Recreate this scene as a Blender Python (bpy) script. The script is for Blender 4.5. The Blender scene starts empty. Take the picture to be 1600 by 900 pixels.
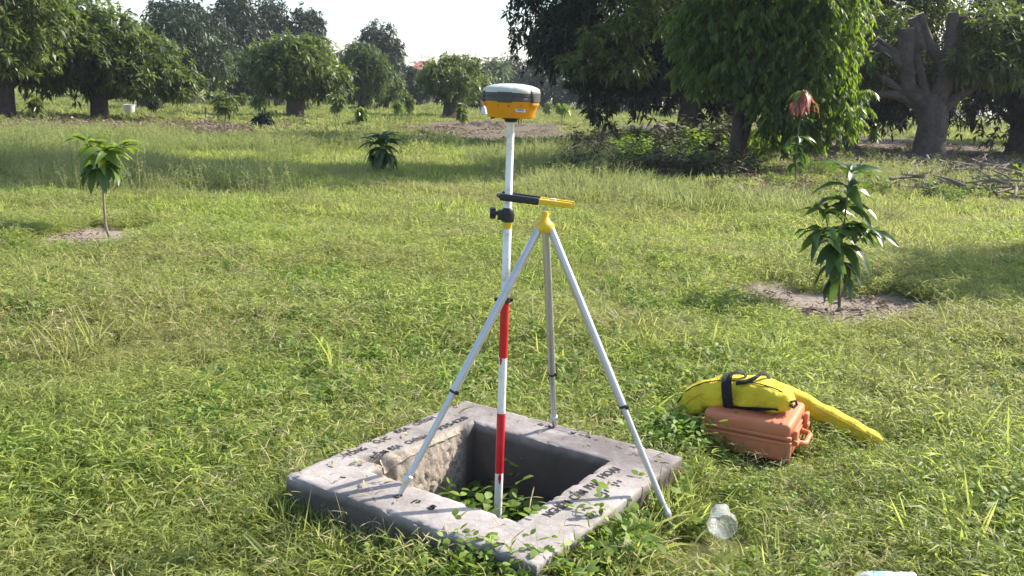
import bpy, bmesh, math, random
import numpy as np
from mathutils import Vector, Matrix, noise as mnoise
R = math.radians
C = bpy.context.scene.collection
SC = bpy.context.scene

# ------------------------------------------------------------------ camera
CAM_Z, FOC, PITCH, ROLL = 1.47, 1420.0, 11.9, 2.0
_p, _r = R(PITCH), R(ROLL)
_F = np.array([0, math.cos(_p), -math.sin(_p)])
_X = np.array([1.0, 0, 0])
_U = np.cross(_X, _F)
CR = math.cos(_r) * _X + math.sin(_r) * _U
CU = -math.sin(_r) * _X + math.cos(_r) * _U
CF = _F
cam_d = bpy.data.cameras.new('camera')
cam_d.sensor_width = 36.0
cam_d.lens = FOC * 36.0 / 1600.0
cam_d.clip_start = 0.05
cam_d.clip_end = 3000
cam = bpy.data.objects.new('camera', cam_d)
C.objects.link(cam)
cam.matrix_world = Matrix(((CR[0], CU[0], -CF[0], 0), (CR[1], CU[1], -CF[1], 0), (CR[2], CU[2], -CF[2], CAM_Z), (0, 0, 0, 1)))
SC.camera = cam

# ------------------------------------------------------------------ world, sun, exposure
SUN_AZ, SUN_EL = 28.0, 37.5          # degrees from +X towards +Y, degrees above the horizon
world = bpy.data.worlds.new('World')
SC.world = world
world.use_nodes = True
wn = world.node_tree
wn.nodes.clear()
sky = wn.nodes.new('ShaderNodeTexSky')
sky.sky_type = 'NISHITA'
sky.sun_disc = False
sky.sun_elevation = R(SUN_EL)
sky.sun_rotation = R(90 - SUN_AZ)
sky.air_density = 1.0
sky.dust_density = 1.6
sky.ozone_density = 1.0
bg = wn.nodes.new('ShaderNodeBackground')
bg.inputs['Strength'].default_value = 0.15
wo = wn.nodes.new('ShaderNodeOutputWorld')
wn.links.new(sky.outputs[0], bg.inputs[0])
wn.links.new(bg.outputs[0], wo.inputs[0])
sd = bpy.data.lights.new('sun', 'SUN')
sd.energy = 4.7
sd.angle = R(0.55)
sd.color = (1.0, 0.93, 0.80)
sun = bpy.data.objects.new('sun', sd)
C.objects.link(sun)
S_DIR = Vector((math.cos(R(SUN_AZ)) * math.cos(R(SUN_EL)), math.sin(R(SUN_AZ)) * math.cos(R(SUN_EL)), math.sin(R(SUN_EL))))
sun.rotation_euler = S_DIR.to_track_quat('Z', 'Y').to_euler()
SC.view_settings.view_transform = 'Standard'
SC.view_settings.look = 'None'
SC.view_settings.gamma = 1.0
SC.view_settings.exposure = 1.15
SC.cycles.max_bounces = 8
SC.cycles.transparent_max_bounces = 12

# ------------------------------------------------------------------ picture point -> place
def ray(px, py):
    return (px - 800) * CR - (py - 450) * CU + FOC * CF
def at(px, py, z=0.0):                 # on the level z
    d = ray(px, py)
    return Vector(d * ((CAM_Z - z) / -d[2])) + Vector((0, 0, CAM_Z))
def deep(px, py, y):                   # at the distance y
    d = ray(px, py)
    return Vector(d * (y / d[1])) + Vector((0, 0, CAM_Z))

# ------------------------------------------------------------------ materials
def mat(name):
    m = bpy.data.materials.new(name)
    m.use_nodes = True
    n = m.node_tree
    n.nodes.clear()
    out = n.nodes.new('ShaderNodeOutputMaterial')
    return m, n, out
def N(n, t, **kw):
    x = n.nodes.new('ShaderNode' + t)
    for k, v in kw.items():
        setattr(x, k, v)
    return x
def L(n, a, b):
    n.links.new(a, b)
def ramp(n, stops, src=None):
    r = N(n, 'ValToRGB')
    e = r.color_ramp.elements
    while len(e) < len(stops):
        e.new(0.5)
    for el, (p, c) in zip(e, stops):
        el.position = p
        el.color = (*c, 1) if len(c) == 3 else c
    if src is not None:
        L(n, src, r.inputs[0])
    return r
def g3(v):
    return (v, v, v)
def texnoise(n, scale, detail=6, rough=0.6, coord='Object', dist=0.0):
    tc = N(n, 'TexCoord')
    t = N(n, 'TexNoise')
    t.inputs['Scale'].default_value = scale
    t.inputs['Detail'].default_value = detail
    t.inputs['Roughness'].default_value = rough
    t.inputs['Distortion'].default_value = dist
    L(n, tc.outputs[coord], t.inputs['Vector'])
    return t
def mix(n, a, b, f, mode='MIX'):
    x = N(n, 'Mix', data_type='RGBA', blend_type=mode)
    for sock, v in ((x.inputs[6], a), (x.inputs[7], b)):
        if hasattr(v, 'is_linked'):
            L(n, v, sock)
        else:
            sock.default_value = (*v, 1)
    if hasattr(f, 'is_linked'):
        L(n, f, x.inputs[0])
    else:
        x.inputs[0].default_value = f
    return x.outputs[2]
def mth(n, op, a, b=None, clamp=False):
    x = N(n, 'Math', operation=op, use_clamp=clamp)
    for i, v in enumerate((a, b)):
        if v is None:
            continue
        if hasattr(v, 'is_linked'):
            L(n, v, x.inputs[i])
        else:
            x.inputs[i].default_value = v
    return x.outputs[0]

def leaf_mat(name, dark, light, trans, tcol, rough=0.45, spec=0.5, patch=0.0, patchcol=None, pscale=0.35, rand=0.35):
    """leaf: tint attribute dark->light, its own random per piece, large soft patches of another hue"""
    m, n, out = mat(name)
    a = N(n, 'Attribute', attribute_name='tint')
    oi = N(n, 'ObjectInfo')
    t = mth(n, 'ADD', a.outputs['Fac'], mth(n, 'MULTIPLY', mth(n, 'SUBTRACT', oi.outputs['Random'], 0.5), rand), clamp=True)
    col = mix(n, dark, light, t)
    tc = mix(n, tuple(c * 0.75 for c in tcol), tcol, t)
    if patch > 0:
        geo = N(n, 'NewGeometry')
        nz = N(n, 'TexNoise')
        nz.inputs['Scale'].default_value = pscale
        nz.inputs['Detail'].default_value = 4
        L(n, geo.outputs['Position'], nz.inputs['Vector'])
        f = ramp(n, [(0.42, g3(0)), (0.62, g3(patch))], nz.outputs['Fac'])
        col = mix(n, col, patchcol, f.outputs[0])
        tc = mix(n, tc, tuple(min(1, c * 1.2) for c in patchcol), f.outputs[0])
    b = N(n, 'BsdfPrincipled')
    L(n, col, b.inputs['Base Color'])
    b.inputs['Roughness'].default_value = rough
    b.inputs['Specular IOR Level'].default_value = spec
    tr = N(n, 'BsdfTranslucent')
    L(n, tc, tr.inputs[0])
    mx = N(n, 'MixShader')
    mx.inputs[0].default_value = trans
    L(n, b.outputs[0], mx.inputs[1])
    L(n, tr.outputs[0], mx.inputs[2])
    L(n, mx.outputs[0], out.inputs[0])
    return m
def plain(name, col, rough=0.5, metal=0.0, spec=0.5, var=0.15, scale=30.0, bump=0.0, bscale=200.0, dirt=None, dirt_amt=0.5, dscale=12.0):
    m, n, out = mat(name)
    b = N(n, 'BsdfPrincipled')
    t = texnoise(n, scale)
    f = ramp(n, [(0.3, g3(0)), (0.75, g3(1))], t.outputs['Fac'])
    c = mix(n, tuple(x * (1 - var) for x in col), tuple(min(1, x * (1 + var)) for x in col), f.outputs[0])
    if dirt:
        d = texnoise(n, dscale, 8, 0.65)
        df = ramp(n, [(0.5, g3(0)), (0.68, g3(dirt_amt))], d.outputs['Fac'])
        c = mix(n, c, dirt, df.outputs[0])
    L(n, c, b.inputs['Base Color'])
    rr = ramp(n, [(0.2, g3(max(0, rough - 0.08))), (0.8, g3(min(1, rough + 0.1)))], t.outputs['Fac'])
    L(n, rr.outputs[0], b.inputs['Roughness'])
    b.inputs['Metallic'].default_value = metal
    b.inputs['Specular IOR Level'].default_value = spec
    if bump > 0:
        bt = texnoise(n, bscale, 4)
        bp = N(n, 'Bump')
        bp.inputs['Strength'].default_value = bump
        bp.inputs['Distance'].default_value = 0.002
        L(n, bt.outputs['Fac'], bp.inputs['Height'])
        L(n, bp.outputs[0], b.inputs['Normal'])
    L(n, b.outputs[0], out.inputs[0])
    return m

M = {}
# ------------------------------------------------------------------ mesh helpers
class MB:
    def __init__(s):
        s.v, s.f, s.t = [], [], []
    def add(s, verts, faces, tint=0.5):
        o = len(s.v)
        s.v += [tuple(p) for p in verts]
        s.f += [tuple(i + o for i in q) for q in faces]
        s.t += ([tint] * len(verts)) if not hasattr(tint, '__len__') else list(tint)
    def tube(s, pts, rad, n=8, cap=True, tint=0.5, wob=0.0):
        pts = [Vector(p) for p in pts]
        if not hasattr(rad, '__len__'):
            rad = [rad] * len(pts)
        vs, fs = [], []
        up = None
        for i, p in enumerate(pts):
            d = (pts[min(i + 1, len(pts) - 1)] - pts[max(i - 1, 0)]).normalized()
            if up is None:
                up = d.orthogonal().normalized()
            up = (up - d * up.dot(d))
            up = up.normalized() if up.length > 1e-6 else d.orthogonal().normalized()
            sd_ = d.cross(up)
            for k in range(n):
                a = 2 * math.pi * k / n
                r = rad[i]
                if wob:
                    r *= 1 + wob * mnoise.noise(Vector((math.cos(a) * 1.7, math.sin(a) * 1.7, i * 0.9 + pts[0].x * 3)))
                vs.append(p + (up * math.cos(a) + sd_ * math.sin(a)) * r)
        for i in range(len(pts) - 1):
            for k in range(n):
                a, b = i * n + k, i * n + (k + 1) % n
                fs.append((a, b, b + n, a + n))
        if cap:
            fs.append(tuple(range(n))[::-1])
            fs.append(tuple(range((len(pts) - 1) * n, len(pts) * n)))
        s.add(vs, fs, tint)
    def lathe(s, prof, n=24, mtx=None, tint=0.5, rfun=None):
        vs, fs = [], []
        for (r, z) in prof:
            for k in range(n):
                a = 2 * math.pi * k / n
                rr = r * (rfun(a, z) if rfun else 1)
                vs.append(Vector((rr * math.cos(a), rr * math.sin(a), z)))
        m = len(prof)
        for i in range(m - 1):
            for k in range(n):
                a, b = i * n + k, i * n + (k + 1) % n
                fs.append((a, b, b + n, a + n))
        fs.append(tuple(range(n))[::-1])
        fs.append(tuple(range((m - 1) * n, m * n)))
        if mtx is not None:
            vs = [mtx @ v for v in vs]
        s.add(vs, fs, tint)
    def box(s, c, size, rot=None, bev=0.0, tint=0.5, seg=2):
        bm = bmesh.new()
        bmesh.ops.create_cube(bm, size=1.0)
        for v in bm.verts:
            v.co = Vector((v.co.x * size[0], v.co.y * size[1], v.co.z * size[2]))
        if bev > 0:
            bmesh.ops.bevel(bm, geom=bm.edges[:], offset=bev, segments=seg, affect='EDGES', profile=0.5)
        mt = Matrix.Translation(Vector(c)) @ (rot.to_4x4() if rot is not None else Matrix())
        bm.verts.index_update()
        s.add([mt @ v.co for v in bm.verts], [[v.index for v in f.verts] for f in bm.faces], tint)
        bm.free()
    def build(s, name, m, parent=None, smooth=True, loc=None):
        me = bpy.data.meshes.new(name)
        me.from_pydata(s.v, [], s.f)
        at_ = me.attributes.new('tint', 'FLOAT', 'POINT')
        at_.data.foreach_set('value', np.array(s.t, dtype=np.float32))
        return link(name, me, m, parent, smooth, loc)
def link(name, me, m, parent=None, smooth=True, loc=None):
    if m is not None:
        me.materials.clear()
        me.materials.append(m)
    if smooth:
        me.shade_smooth()
        try:
            me.set_sharp_from_angle(angle=R(42))
        except Exception:
            pass
    o = bpy.data.objects.new(name, me)
    C.objects.link(o)
    if parent is not None:
        o.parent = parent
    if loc is not None:
        o.location = loc
    return o
def np_mesh(name, V, F, tint, k=None):
    """V (n,3), F (m,k) arrays"""
    me = bpy.data.meshes.new(name)
    V = np.asarray(V, np.float32)
    F = np.asarray(F, np.int32)
    me.vertices.add(len(V))
    me.vertices.foreach_set('co', V.ravel())
    me.loops.add(F.size)
    me.loops.foreach_set('vertex_index', F.ravel())
    me.polygons.add(len(F))
    me.polygons.foreach_set('loop_start', np.arange(0, F.size, F.shape[1], dtype=np.int32))
    me.update(calc_edges=True)
    a = me.attributes.new('tint', 'FLOAT', 'POINT')
    a.data.foreach_set('value', np.asarray(tint, np.float32))
    return me
def tag(o, label=None, cat=None, group=None, kind=None):
    if label: o['label'] = label
    if cat: o['category'] = cat
    if group: o['group'] = group
    if kind: o['kind'] = kind
    return o
def thing(name, label, cat, loc=(0, 0, 0), rz=0.0, group=None):
    o = bpy.data.objects.new(name, None)
    o.empty_display_size = 0.2
    C.objects.link(o)
    o.location = loc
    o.rotation_euler = (0, 0, rz)
    return tag(o, label, cat, group)
def limb(mb, pts, r0, r1, n=9, wob=0.18):
    pts = [Vector(p) for p in pts]
    Q = []
    for i in range(len(pts) - 1):
        for k in range(4):
            u = k / 4
            q = [pts[max(i - 1, 0)], pts[i], pts[i + 1], pts[min(i + 2, len(pts) - 1)]]
            Q.append(0.5 * ((2 * q[1]) + (-q[0] + q[2]) * u + (2 * q[0] - 5 * q[1] + 4 * q[2] - q[3]) * u * u + (-q[0] + 3 * q[1] - 3 * q[2] + q[3]) * u ** 3))
    Q.append(pts[-1])
    K = len(Q)
    mb.tube(Q, [r0 + (r1 - r0) * (i / (K - 1)) ** 0.8 for i in range(K)], n, wob=wob)
# ------------------------------------------------------------------ ground
CC = Vector((-0.046, 3.09, 0))
CA = R(-33.5)
CURB_Z = 0.16
CROT = Matrix.Rotation(CA, 4, 'Z')
def cw(x, y, z=0.0):                   # monument frame -> world
    return CROT @ Vector((x, y, z)) + Vector((CC.x, CC.y, 0))
def cl(p):                             # world -> monument frame
    return CROT.inverted() @ (Vector(p) - Vector((CC.x, CC.y, 0)))

def patch(x0, x1, y0, y1, kind, amt):
    xm, ym = (x0 + x1) / 2, (y0 + y1) / 2
    c = at(xm, ym)
    rx = (at(x1, ym).x - at(x0, ym).x) / 2
    ry = (at(xm, y0).y - at(xm, y1).y) / 2
    cy = (at(xm, y0).y + at(xm, y1).y) / 2
    return (c.x, cy, rx, ry, kind, amt)
PATCHES = [
    patch(50, 240, 346, 392, 'sand', 1.0),
    patch(1165, 1470, 436, 508, 'sand', 1.0),
    patch(-160, 580, 187, 217, 'dirt', 0.9),
    patch(590, 960, 189, 226, 'dirt', 0.9),
    patch(757, 788, 252, 284, 'sand', 0.8),
    patch(1120, 1900, 207, 312, 'dirt', 1.0),
    patch(890, 1150, 215, 300, 'dirt', 0.7),
    patch(-60, 70, 226, 246, 'sand', 0.5),
    patch(1450, 1680, 392, 440, 'dirt', 0.45),
]
def bare(x, y):                        # 0 grass .. 1 bare, arrays
    out = np.zeros_like(x)
    wob = 0.18 * np.sin(x * 5.1 + np.sin(y * 3.7)) + 0.15 * np.sin(y * 6.3 + 1.3 * x)
    for (cx, cy, rx, ry, k, a) in PATCHES:
        d = np.sqrt(((x - cx) / rx) ** 2 + ((y - cy) / ry) ** 2) + wob * (0.6 if k == 'dirt' else 1.0)
        out = np.maximum(out, a * np.clip((1.08 - d) / 0.3, 0, 1))
    return out

def ground_mat():
    m, n, out = mat('ground_soil')
    geo = N(n, 'NewGeometry')
    pos = geo.outputs['Position']
    def nz(scale, det=6, rough=0.6):
        t = N(n, 'TexNoise')
        t.inputs['Scale'].default_value = scale
        t.inputs['Detail'].default_value = det
        t.inputs['Roughness'].default_value = rough
        L(n, pos, t.inputs['Vector'])
        return t.outputs['Fac']
    col = ramp(n, [(0.25, (0.075, 0.078, 0.028)), (0.5, (0.14, 0.145, 0.052)), (0.75, (0.25, 0.22, 0.105))], nz(9, 10, 0.72)).outputs[0]
    big = ramp(n, [(0.4, g3(0)), (0.65, g3(0.7))], nz(0.12, 4)).outputs[0]
    col = mix(n, col, (0.13, 0.15, 0.04), big)
    sx = N(n, 'SeparateXYZ')
    L(n, pos, sx.inputs[0])
    w = mth(n, 'MULTIPLY', mth(n, 'SUBTRACT', nz(2.6, 8, 0.65), 0.5), 1.3)
    sandc = ramp(n, [(0.3, (0.15, 0.118, 0.092)), (0.55, (0.27, 0.225, 0.19)), (0.8, (0.36, 0.31, 0.27))], nz(14, 10, 0.7)).outputs[0]
    dirtc = ramp(n, [(0.3, (0.055, 0.042, 0.03)), (0.5, (0.12, 0.092, 0.068)), (0.72, (0.23, 0.18, 0.135))], nz(5, 10, 0.75)).outputs[0]
    fs = {'sand': None, 'dirt': None}
    for (cx, cy, rx, ry, k, a) in PATCHES:
        dx = mth(n, 'MULTIPLY', mth(n, 'SUBTRACT', sx.outputs[0], cx), 1 / rx)
        dy = mth(n, 'MULTIPLY', mth(n, 'SUBTRACT', sx.outputs[1], cy), 1 / ry)
        d = mth(n, 'SQRT', mth(n, 'ADD', mth(n, 'MULTIPLY', dx, dx), mth(n, 'MULTIPLY', dy, dy)))
        d = mth(n, 'ADD', d, w)
        f = mth(n, 'MULTIPLY', mth(n, 'MULTIPLY', mth(n, 'SUBTRACT', 1.12, d), 4.0, clamp=True), a)
        fs[k] = f if fs[k] is None else mth(n, 'MAXIMUM', fs[k], f)
    col = mix(n, col, dirtc, fs['dirt'])
    col = mix(n, col, sandc, fs['sand'])
    b = N(n, 'BsdfPrincipled')
    L(n, col, b.inputs['Base Color'])
    b.inputs['Roughness'].default_value = 0.95
    b.inputs['Specular IOR Level'].default_value = 0.15
    bp = N(n, 'Bump')
    bp.inputs['Strength'].default_value = 0.7
    bp.inputs['Distance'].default_value = 0.03
    L(n, nz(18, 8, 0.7), bp.inputs['Height'])
    L(n, bp.outputs[0], b.inputs['Normal'])
    L(n, b.outputs[0], out.inputs[0])
    return m
M['ground'] = ground_mat()
def lines():
    a = [0.42]
    st = 0.12
    while a[-1] < 800:
        a.append(a[-1] + st)
        if a[-1] > 9:
            st *= 1.22
    return np.array([-q for q in a[::-1]] + a)
gl = lines()
ng = len(gl)
def height(x, y):
    r = np.sqrt((x - CC.x) ** 2 + (y - CC.y) ** 2)
    f = np.clip((r - 0.8) / 1.5, 0, 1)
    f2 = np.clip((60 - r) / 20, 0, 1)
    h = 0.022 * np.sin(x * 1.9 + 0.7 * np.sin(y * 1.3)) + 0.02 * np.sin(y * 2.3 + 1.0 + 0.5 * np.sin(x * 1.7))
    s = np.zeros_like(x)
    for (cx, cy, rx, ry, k, a) in PATCHES[:2]:       # the hollow raked round each young tree
        d = np.sqrt(((x - cx) / rx) ** 2 + ((y - cy) / ry) ** 2)
        s = s - 0.05 * np.clip((1.15 - d) / 0.4, 0, 1)
    return f * f2 * h + s
gx, gy = np.meshgrid(gl, gl, indexing='xy')
ca, sa = math.cos(CA), math.sin(CA)
wx = gx * ca - gy * sa + CC.x
wy = gx * sa + gy * ca + CC.y
gv = np.stack([wx.ravel(), wy.ravel(), height(wx, wy).ravel()], 1)
ii, jj = np.meshgrid(np.arange(ng - 1), np.arange(ng - 1), indexing='xy')
ii, jj = ii.ravel(), jj.ravel()
mid = ng // 2 - 1
keep = ~((ii == mid) & (jj == mid))
ii, jj = ii[keep], jj[keep]
gf = np.stack([jj * ng + ii, jj * ng + ii + 1, (jj + 1) * ng + ii + 1, (jj + 1) * ng + ii], 1)
tag(link('ground', np_mesh('ground', gv, gf, np.zeros(len(gv))), M['ground']), kind='structure')

# ------------------------------------------------------------------ concrete monument ring
def concrete_mat():
    m, n, out = mat('concrete')
    t1 = texnoise(n, 3.5, 8, 0.6)
    t2 = texnoise(n, 60, 6, 0.7)
    col = ramp(n, [(0.3, (0.26, 0.232, 0.215)), (0.5, (0.365, 0.33, 0.312)), (0.72, (0.43, 0.395, 0.375))], t1.outputs['Fac']).outputs[0]
    fine = ramp(n, [(0.3, g3(0.80)), (0.6, g3(1.04))], t2.outputs['Fac']).outputs[0]
    col = mix(n, col, fine, 1.0, 'MULTIPLY')
    st = texnoise(n, 2.1, 9, 0.68, dist=0.6)
    sf = ramp(n, [(0.50, g3(0)), (0.66, g3(0.6))], st.outputs['Fac']).outputs[0]
    # weather stain: heavier towards the back corner of the ring
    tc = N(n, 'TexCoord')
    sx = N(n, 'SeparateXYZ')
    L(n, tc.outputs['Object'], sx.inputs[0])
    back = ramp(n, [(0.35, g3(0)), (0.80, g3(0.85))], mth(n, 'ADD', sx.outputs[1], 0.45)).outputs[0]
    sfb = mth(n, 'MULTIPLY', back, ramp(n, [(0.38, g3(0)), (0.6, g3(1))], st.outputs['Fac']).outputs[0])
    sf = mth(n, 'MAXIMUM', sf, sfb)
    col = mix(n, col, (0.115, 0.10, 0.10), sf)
    up = ramp(n, [(0.45, g3(1)), (0.62, g3(0))], mth(n, 'MULTIPLY', mth(n, 'ADD', sx.outputs[2], mth(n, 'MULTIPLY', mth(n, 'SUBTRACT', t1.outputs['Fac'], 0.5), 0.06)), 3.7)).outputs[0]  # upright faces darkened: their shade put into the colour, along with moss stain
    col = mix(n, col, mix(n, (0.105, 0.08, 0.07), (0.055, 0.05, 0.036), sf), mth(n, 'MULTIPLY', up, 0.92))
    a = N(n, 'Attribute', attribute_name='tint')       # broken face: sandy mortar
    t3 = texnoise(n, 75, 8, 0.8)
    sandy = ramp(n, [(0.28, (0.12, 0.08, 0.055)), (0.48, (0.33, 0.275, 0.225)), (0.75, (0.48, 0.42, 0.36))], t3.outputs['Fac']).outputs[0]
    col = mix(n, col, sandy, a.outputs['Fac'])
    b = N(n, 'BsdfPrincipled')
    L(n, col, b.inputs['Base Color'])
    b.inputs['Roughness'].default_value = 0.9
    b.inputs['Specular IOR Level'].default_value = 0.2
    bp = N(n, 'Bump')
    bp.inputs['Strength'].default_value = 0.6
    bp.inputs['Distance'].default_value = 0.004
    h = mth(n, 'ADD', t2.outputs['Fac'], mth(n, 'MULTIPLY', mth(n, 'MULTIPLY', t3.outputs['Fac'], a.outputs['Fac']), 3.0))
    L(n, h, bp.inputs['Height'])
    L(n, bp.outputs[0], b.inputs['Normal'])
    L(n, b.outputs[0], out.inputs[0])
    return m
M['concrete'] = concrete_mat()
OUT_A, IN_A = 0.515, 0.312
monument = thing('survey_monument', 'square concrete ring with black lettering around an open pit in the lawn', 'survey monument', (CC.x, CC.y, 0), CA)
def ring_mesh():
    prof = []
    for z in np.linspace(-0.08, CURB_Z - 0.012, 9):
        prof.append((OUT_A, z, 'o'))
    prof += [(OUT_A - 0.001, CURB_Z - 0.004, 'e'), (OUT_A - 0.005, CURB_Z - 0.0005, 'e')]
    for a in np.linspace(OUT_A - 0.02, IN_A + 0.02, 16):
        prof.append((a, CURB_Z, 't'))
    prof += [(IN_A + 0.006, CURB_Z - 0.0005, 'E'), (IN_A + 0.0015, CURB_Z - 0.004, 'E')]
    for z in np.linspace(CURB_Z - 0.018, -0.34, 40):
        prof.append((IN_A, z, 'i'))
    S = 72
    vs, fs, tt = [], [], []
    corners = [(-1, -1), (-1, 1), (1, 1), (1, -1)]     # left arm, back arm, right arm, near arm
    np_ = len(prof)
    for k in range(4):
        c0, c1 = Vector((*corners[k], 0)), Vector((*corners[(k + 1) % 4], 0))
        out = Vector([(-1, 0, 0), (0, 1, 0), (1, 0, 0), (0, -1, 0)][k])
        for s in range(S):
            u = s / S
            for (a, z, kd) in prof:
                p = c0.lerp(c1, u) * a
                p.z = z
                q = p * 9 + Vector((3.1, 7.7, 1.3))
                n1 = mnoise.noise(q)
                n2 = mnoise.noise(p * 45)
                t = 0.0
                p += out * (0.0016 * n1 + 0.0008 * n2) * min(1, 8 * min(u, 1 - u) + .2)
                p.z += 0.0012 * n1
                if kd in 'eE':
                    ch = max(0, mnoise.noise(p * 26) - 0.12) * 0.026
                    p.z -= ch
                    p += out * (-ch if kd == 'e' else ch) * 0.5
                if k == 0 and kd in 'iEt':             # broken inner face of the left arm
                    inn = max(0, min(1, (u - 0.10) / 0.10)) * max(0, min(1, (0.93 - u) / 0.06))
                    wear = inn * (0.016 + 0.020 * (mnoise.noise(Vector((0, u * 7, 2.2))) + 0.3))
                    near = math.exp(-((u - 0.22) / 0.07) ** 2) * 0.055 + math.exp(-((u - 0.33) / 0.035) ** 2) * 0.02
                    dep = max(0.0, wear + near)
                    dist = a - IN_A                    # metres behind the face
                    if kd == 'i':
                        low = max(0.12, min(1.0, 1 - (CURB_Z - z) / 0.22))
                        rg = 0.008 * n2 + 0.006 * mnoise.noise(p * 90)
                        p += out * (dep * low * 0.9 + rg * inn)
                        t = inn * min(1, max(0, 1.15 - (CURB_Z - z) / 0.42 * 0.5))
                    else:
                        if dist < dep * 1.5:
                            f = 1 - dist / max(1e-4, dep * 1.5)
                            p.z -= f * dep * 0.75 + abs(n2) * 0.006 * f
                            p += out * f * dep * 0.5
                            t = min(1, f * 2.2)
                vs.append(p)
                tt.append(t)
    NS = 4 * S
    for i in range(NS):
        j = (i + 1) % NS
        for q in range(np_ - 1):
            fs.append((i * np_ + q, i * np_ + q + 1, j * np_ + q + 1, j * np_ + q))
    mb = MB()
    mb.add(vs, fs, tt)
    return mb
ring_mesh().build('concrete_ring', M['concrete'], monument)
M['pit_soil'] = plain('pit_soil', (0.07, 0.055, 0.04), 0.95, spec=0.1, var=0.4, scale=25, bump=0.8, bscale=40)
pf = MB()
pg = np.linspace(-0.33, 0.33, 18)
pv = [(x, y, -0.27 + 0.02 * mnoise.noise(Vector((x * 8, y * 8, 0)))) for y in pg for x in pg]
pq = [(j * 18 + i, j * 18 + i + 1, (j + 1) * 18 + i + 1, (j + 1) * 18 + i) for j in range(17) for i in range(17)]
pf.add(pv, pq)
o = pf.build('soil', M['pit_soil'])
o.location = (CC.x, CC.y, 0)
o.rotation_euler.z = CA
tag(o, kind='structure')

# lettering painted in stencil on the ring: built as thin raised paint
M['letter'] = plain('letter_paint', (0.018, 0.016, 0.017), 0.8, var=0.4, scale=120)
def word(txt, p0, p1, hgt, parent, zoff=0.0):
    """word from p0 to p1 (points of the photograph's lettering on top of the ring)"""
    a, b = cl(at(*p0, CURB_Z)), cl(at(*p1, CURB_Z))
    cu = bpy.data.curves.new('lettering', 'FONT')
    cu.body = txt
    cu.size = 1.0
    cu.offset = 0.022
    cu.extrude = 0.0
    cu.resolution_u = 2
    ob = bpy.data.objects.new('lettering', cu)
    C.objects.link(ob)
    dg = bpy.context.evaluated_depsgraph_get()
    dg.update()
    me = bpy.data.meshes.new_from_object(ob.evaluated_get(dg))
    C.objects.unlink(ob)
    bpy.data.objects.remove(ob)
    co = np.array([v.co[:] for v in me.vertices])
    x0, x1 = co[:, 0].min(), co[:, 0].max()
    d = Vector((b.x - a.x, b.y - a.y, 0))
    ln = d.length
    d.normalize()
    up = Vector((-d.y, d.x, 0))
    for v in me.vertices:
        fx = (v.co.x - x0) / (x1 - x0) * ln
        fy = (v.co.y - 0.36) * hgt / 0.72
        q = Vector((a.x, a.y, 0)) + d * fx + up * fy
        v.co = (q.x, q.y, CURB_Z + 0.0022)
    return link('lettering', me, M['letter'], parent, smooth=False)
word('TỔNG', (541, 712), (571, 700), 0.032, monument)
word('CỤC', (584, 692), (608, 684), 0.032, monument)
word('ĐỊA', (617, 676), (639, 669), 0.032, monument)
word('CHÍNH', (647, 664), (678, 652), 0.032, monument)
word('ĐIỂM', (580, 717), (604, 705), 0.032, monument)
word('ĐỊA', (608, 703), (626, 696), 0.032, monument)
word('CHÍNH', (634, 693), (668, 681), 0.032, monument)
word('935428', (683, 672), (729, 652), 0.032, monument)
word('NGHIÊM', (853, 806), (889, 784), 0.036, monument)
word('CẤM', (893, 780), (913, 767), 0.036, monument)
word('PHÁ', (917, 763), (937, 753), 0.036, monument)
word('HOẠI', (938, 746), (964, 732), 0.036, monument)
def strokes(lst, w, name='lettering'):
    for pl in lst:
        mb = MB()
        P = [cl(at(x, y, CURB_Z)) for x, y in pl]
        for a, b in zip(P[:-1], P[1:]):
            d = (b - a)
            d.z = 0
            d.normalize()
            nn = Vector((-d.y, d.x, 0)) * w / 2
            a2, b2 = a - d * w * .3, b + d * w * .3
            mb.add([(*(a2 - nn).xy, CURB_Z + .0022), (*(b2 - nn).xy, CURB_Z + .0022), (*(b2 + nn).xy, CURB_Z + .0022), (*(a2 + nn).xy, CURB_Z + .0022)], [(0, 1, 2, 3)])
        mb.build(name, M['letter'], monument, smooth=False)
def im(ox, oy, s, pts):
    return [(ox + x / s, oy + y / s) for x, y in pts]
# digits on the near arm, seen upside down
strokes([im(600, 755, 16, q) for q in ([(250, 335), (300, 370), (350, 372), (385, 350)], [(350, 320), (300, 335)], [(385, 285), (440, 305), (445, 330)])], 0.007)
strokes([im(600, 755, 16, q) for q in ([(690, 495), (760, 455), (835, 425)], [(810, 492), (870, 488), (905, 462), (890, 448)])], 0.007)
strokes([im(600, 755, 16, q) for q in ([(1100, 620), (1140, 655), (1200, 665), (1240, 645), (1235, 620), (1190, 610), (1170, 590), (1215, 565), (1260, 580), (1295, 600)],)], 0.008)
strokes([im(520, 620, 5, q) for q in ([(62, 630), (98, 634)],)], 0.007)
# weathered marks on the back arm
strokes([im(780, 630, 8.89, q) for q in ([(545, 300), (585, 312), (615, 305)], [(560, 290), (600, 292)], [(640, 325), (700, 330), (690, 318)], [(690, 345), (735, 352), (765, 345)], [(690, 312), (720, 330)])], 0.006)
strokes([im(780, 630, 8.89, q) for q in ([(970, 430), (1020, 430), (1060, 412)], [(1000, 405), (1040, 425)], [(1110, 440), (1170, 455)], [(1200, 465), (1270, 485), (1250, 470)], [(1330, 510), (1370, 515)])], 0.006)
# second line of the right arm, half overgrown
strokes([im(905, 715, 15, q) for q in ([(470, 860), (540, 885)], [(520, 820), (560, 835)], [(590, 760), (690, 810)], [(600, 840), (660, 870)], [(760, 640), (830, 650)], [(810, 590), (900, 610)], [(880, 655), (940, 680)], [(900, 545), (990, 575)])], 0.007)
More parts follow.
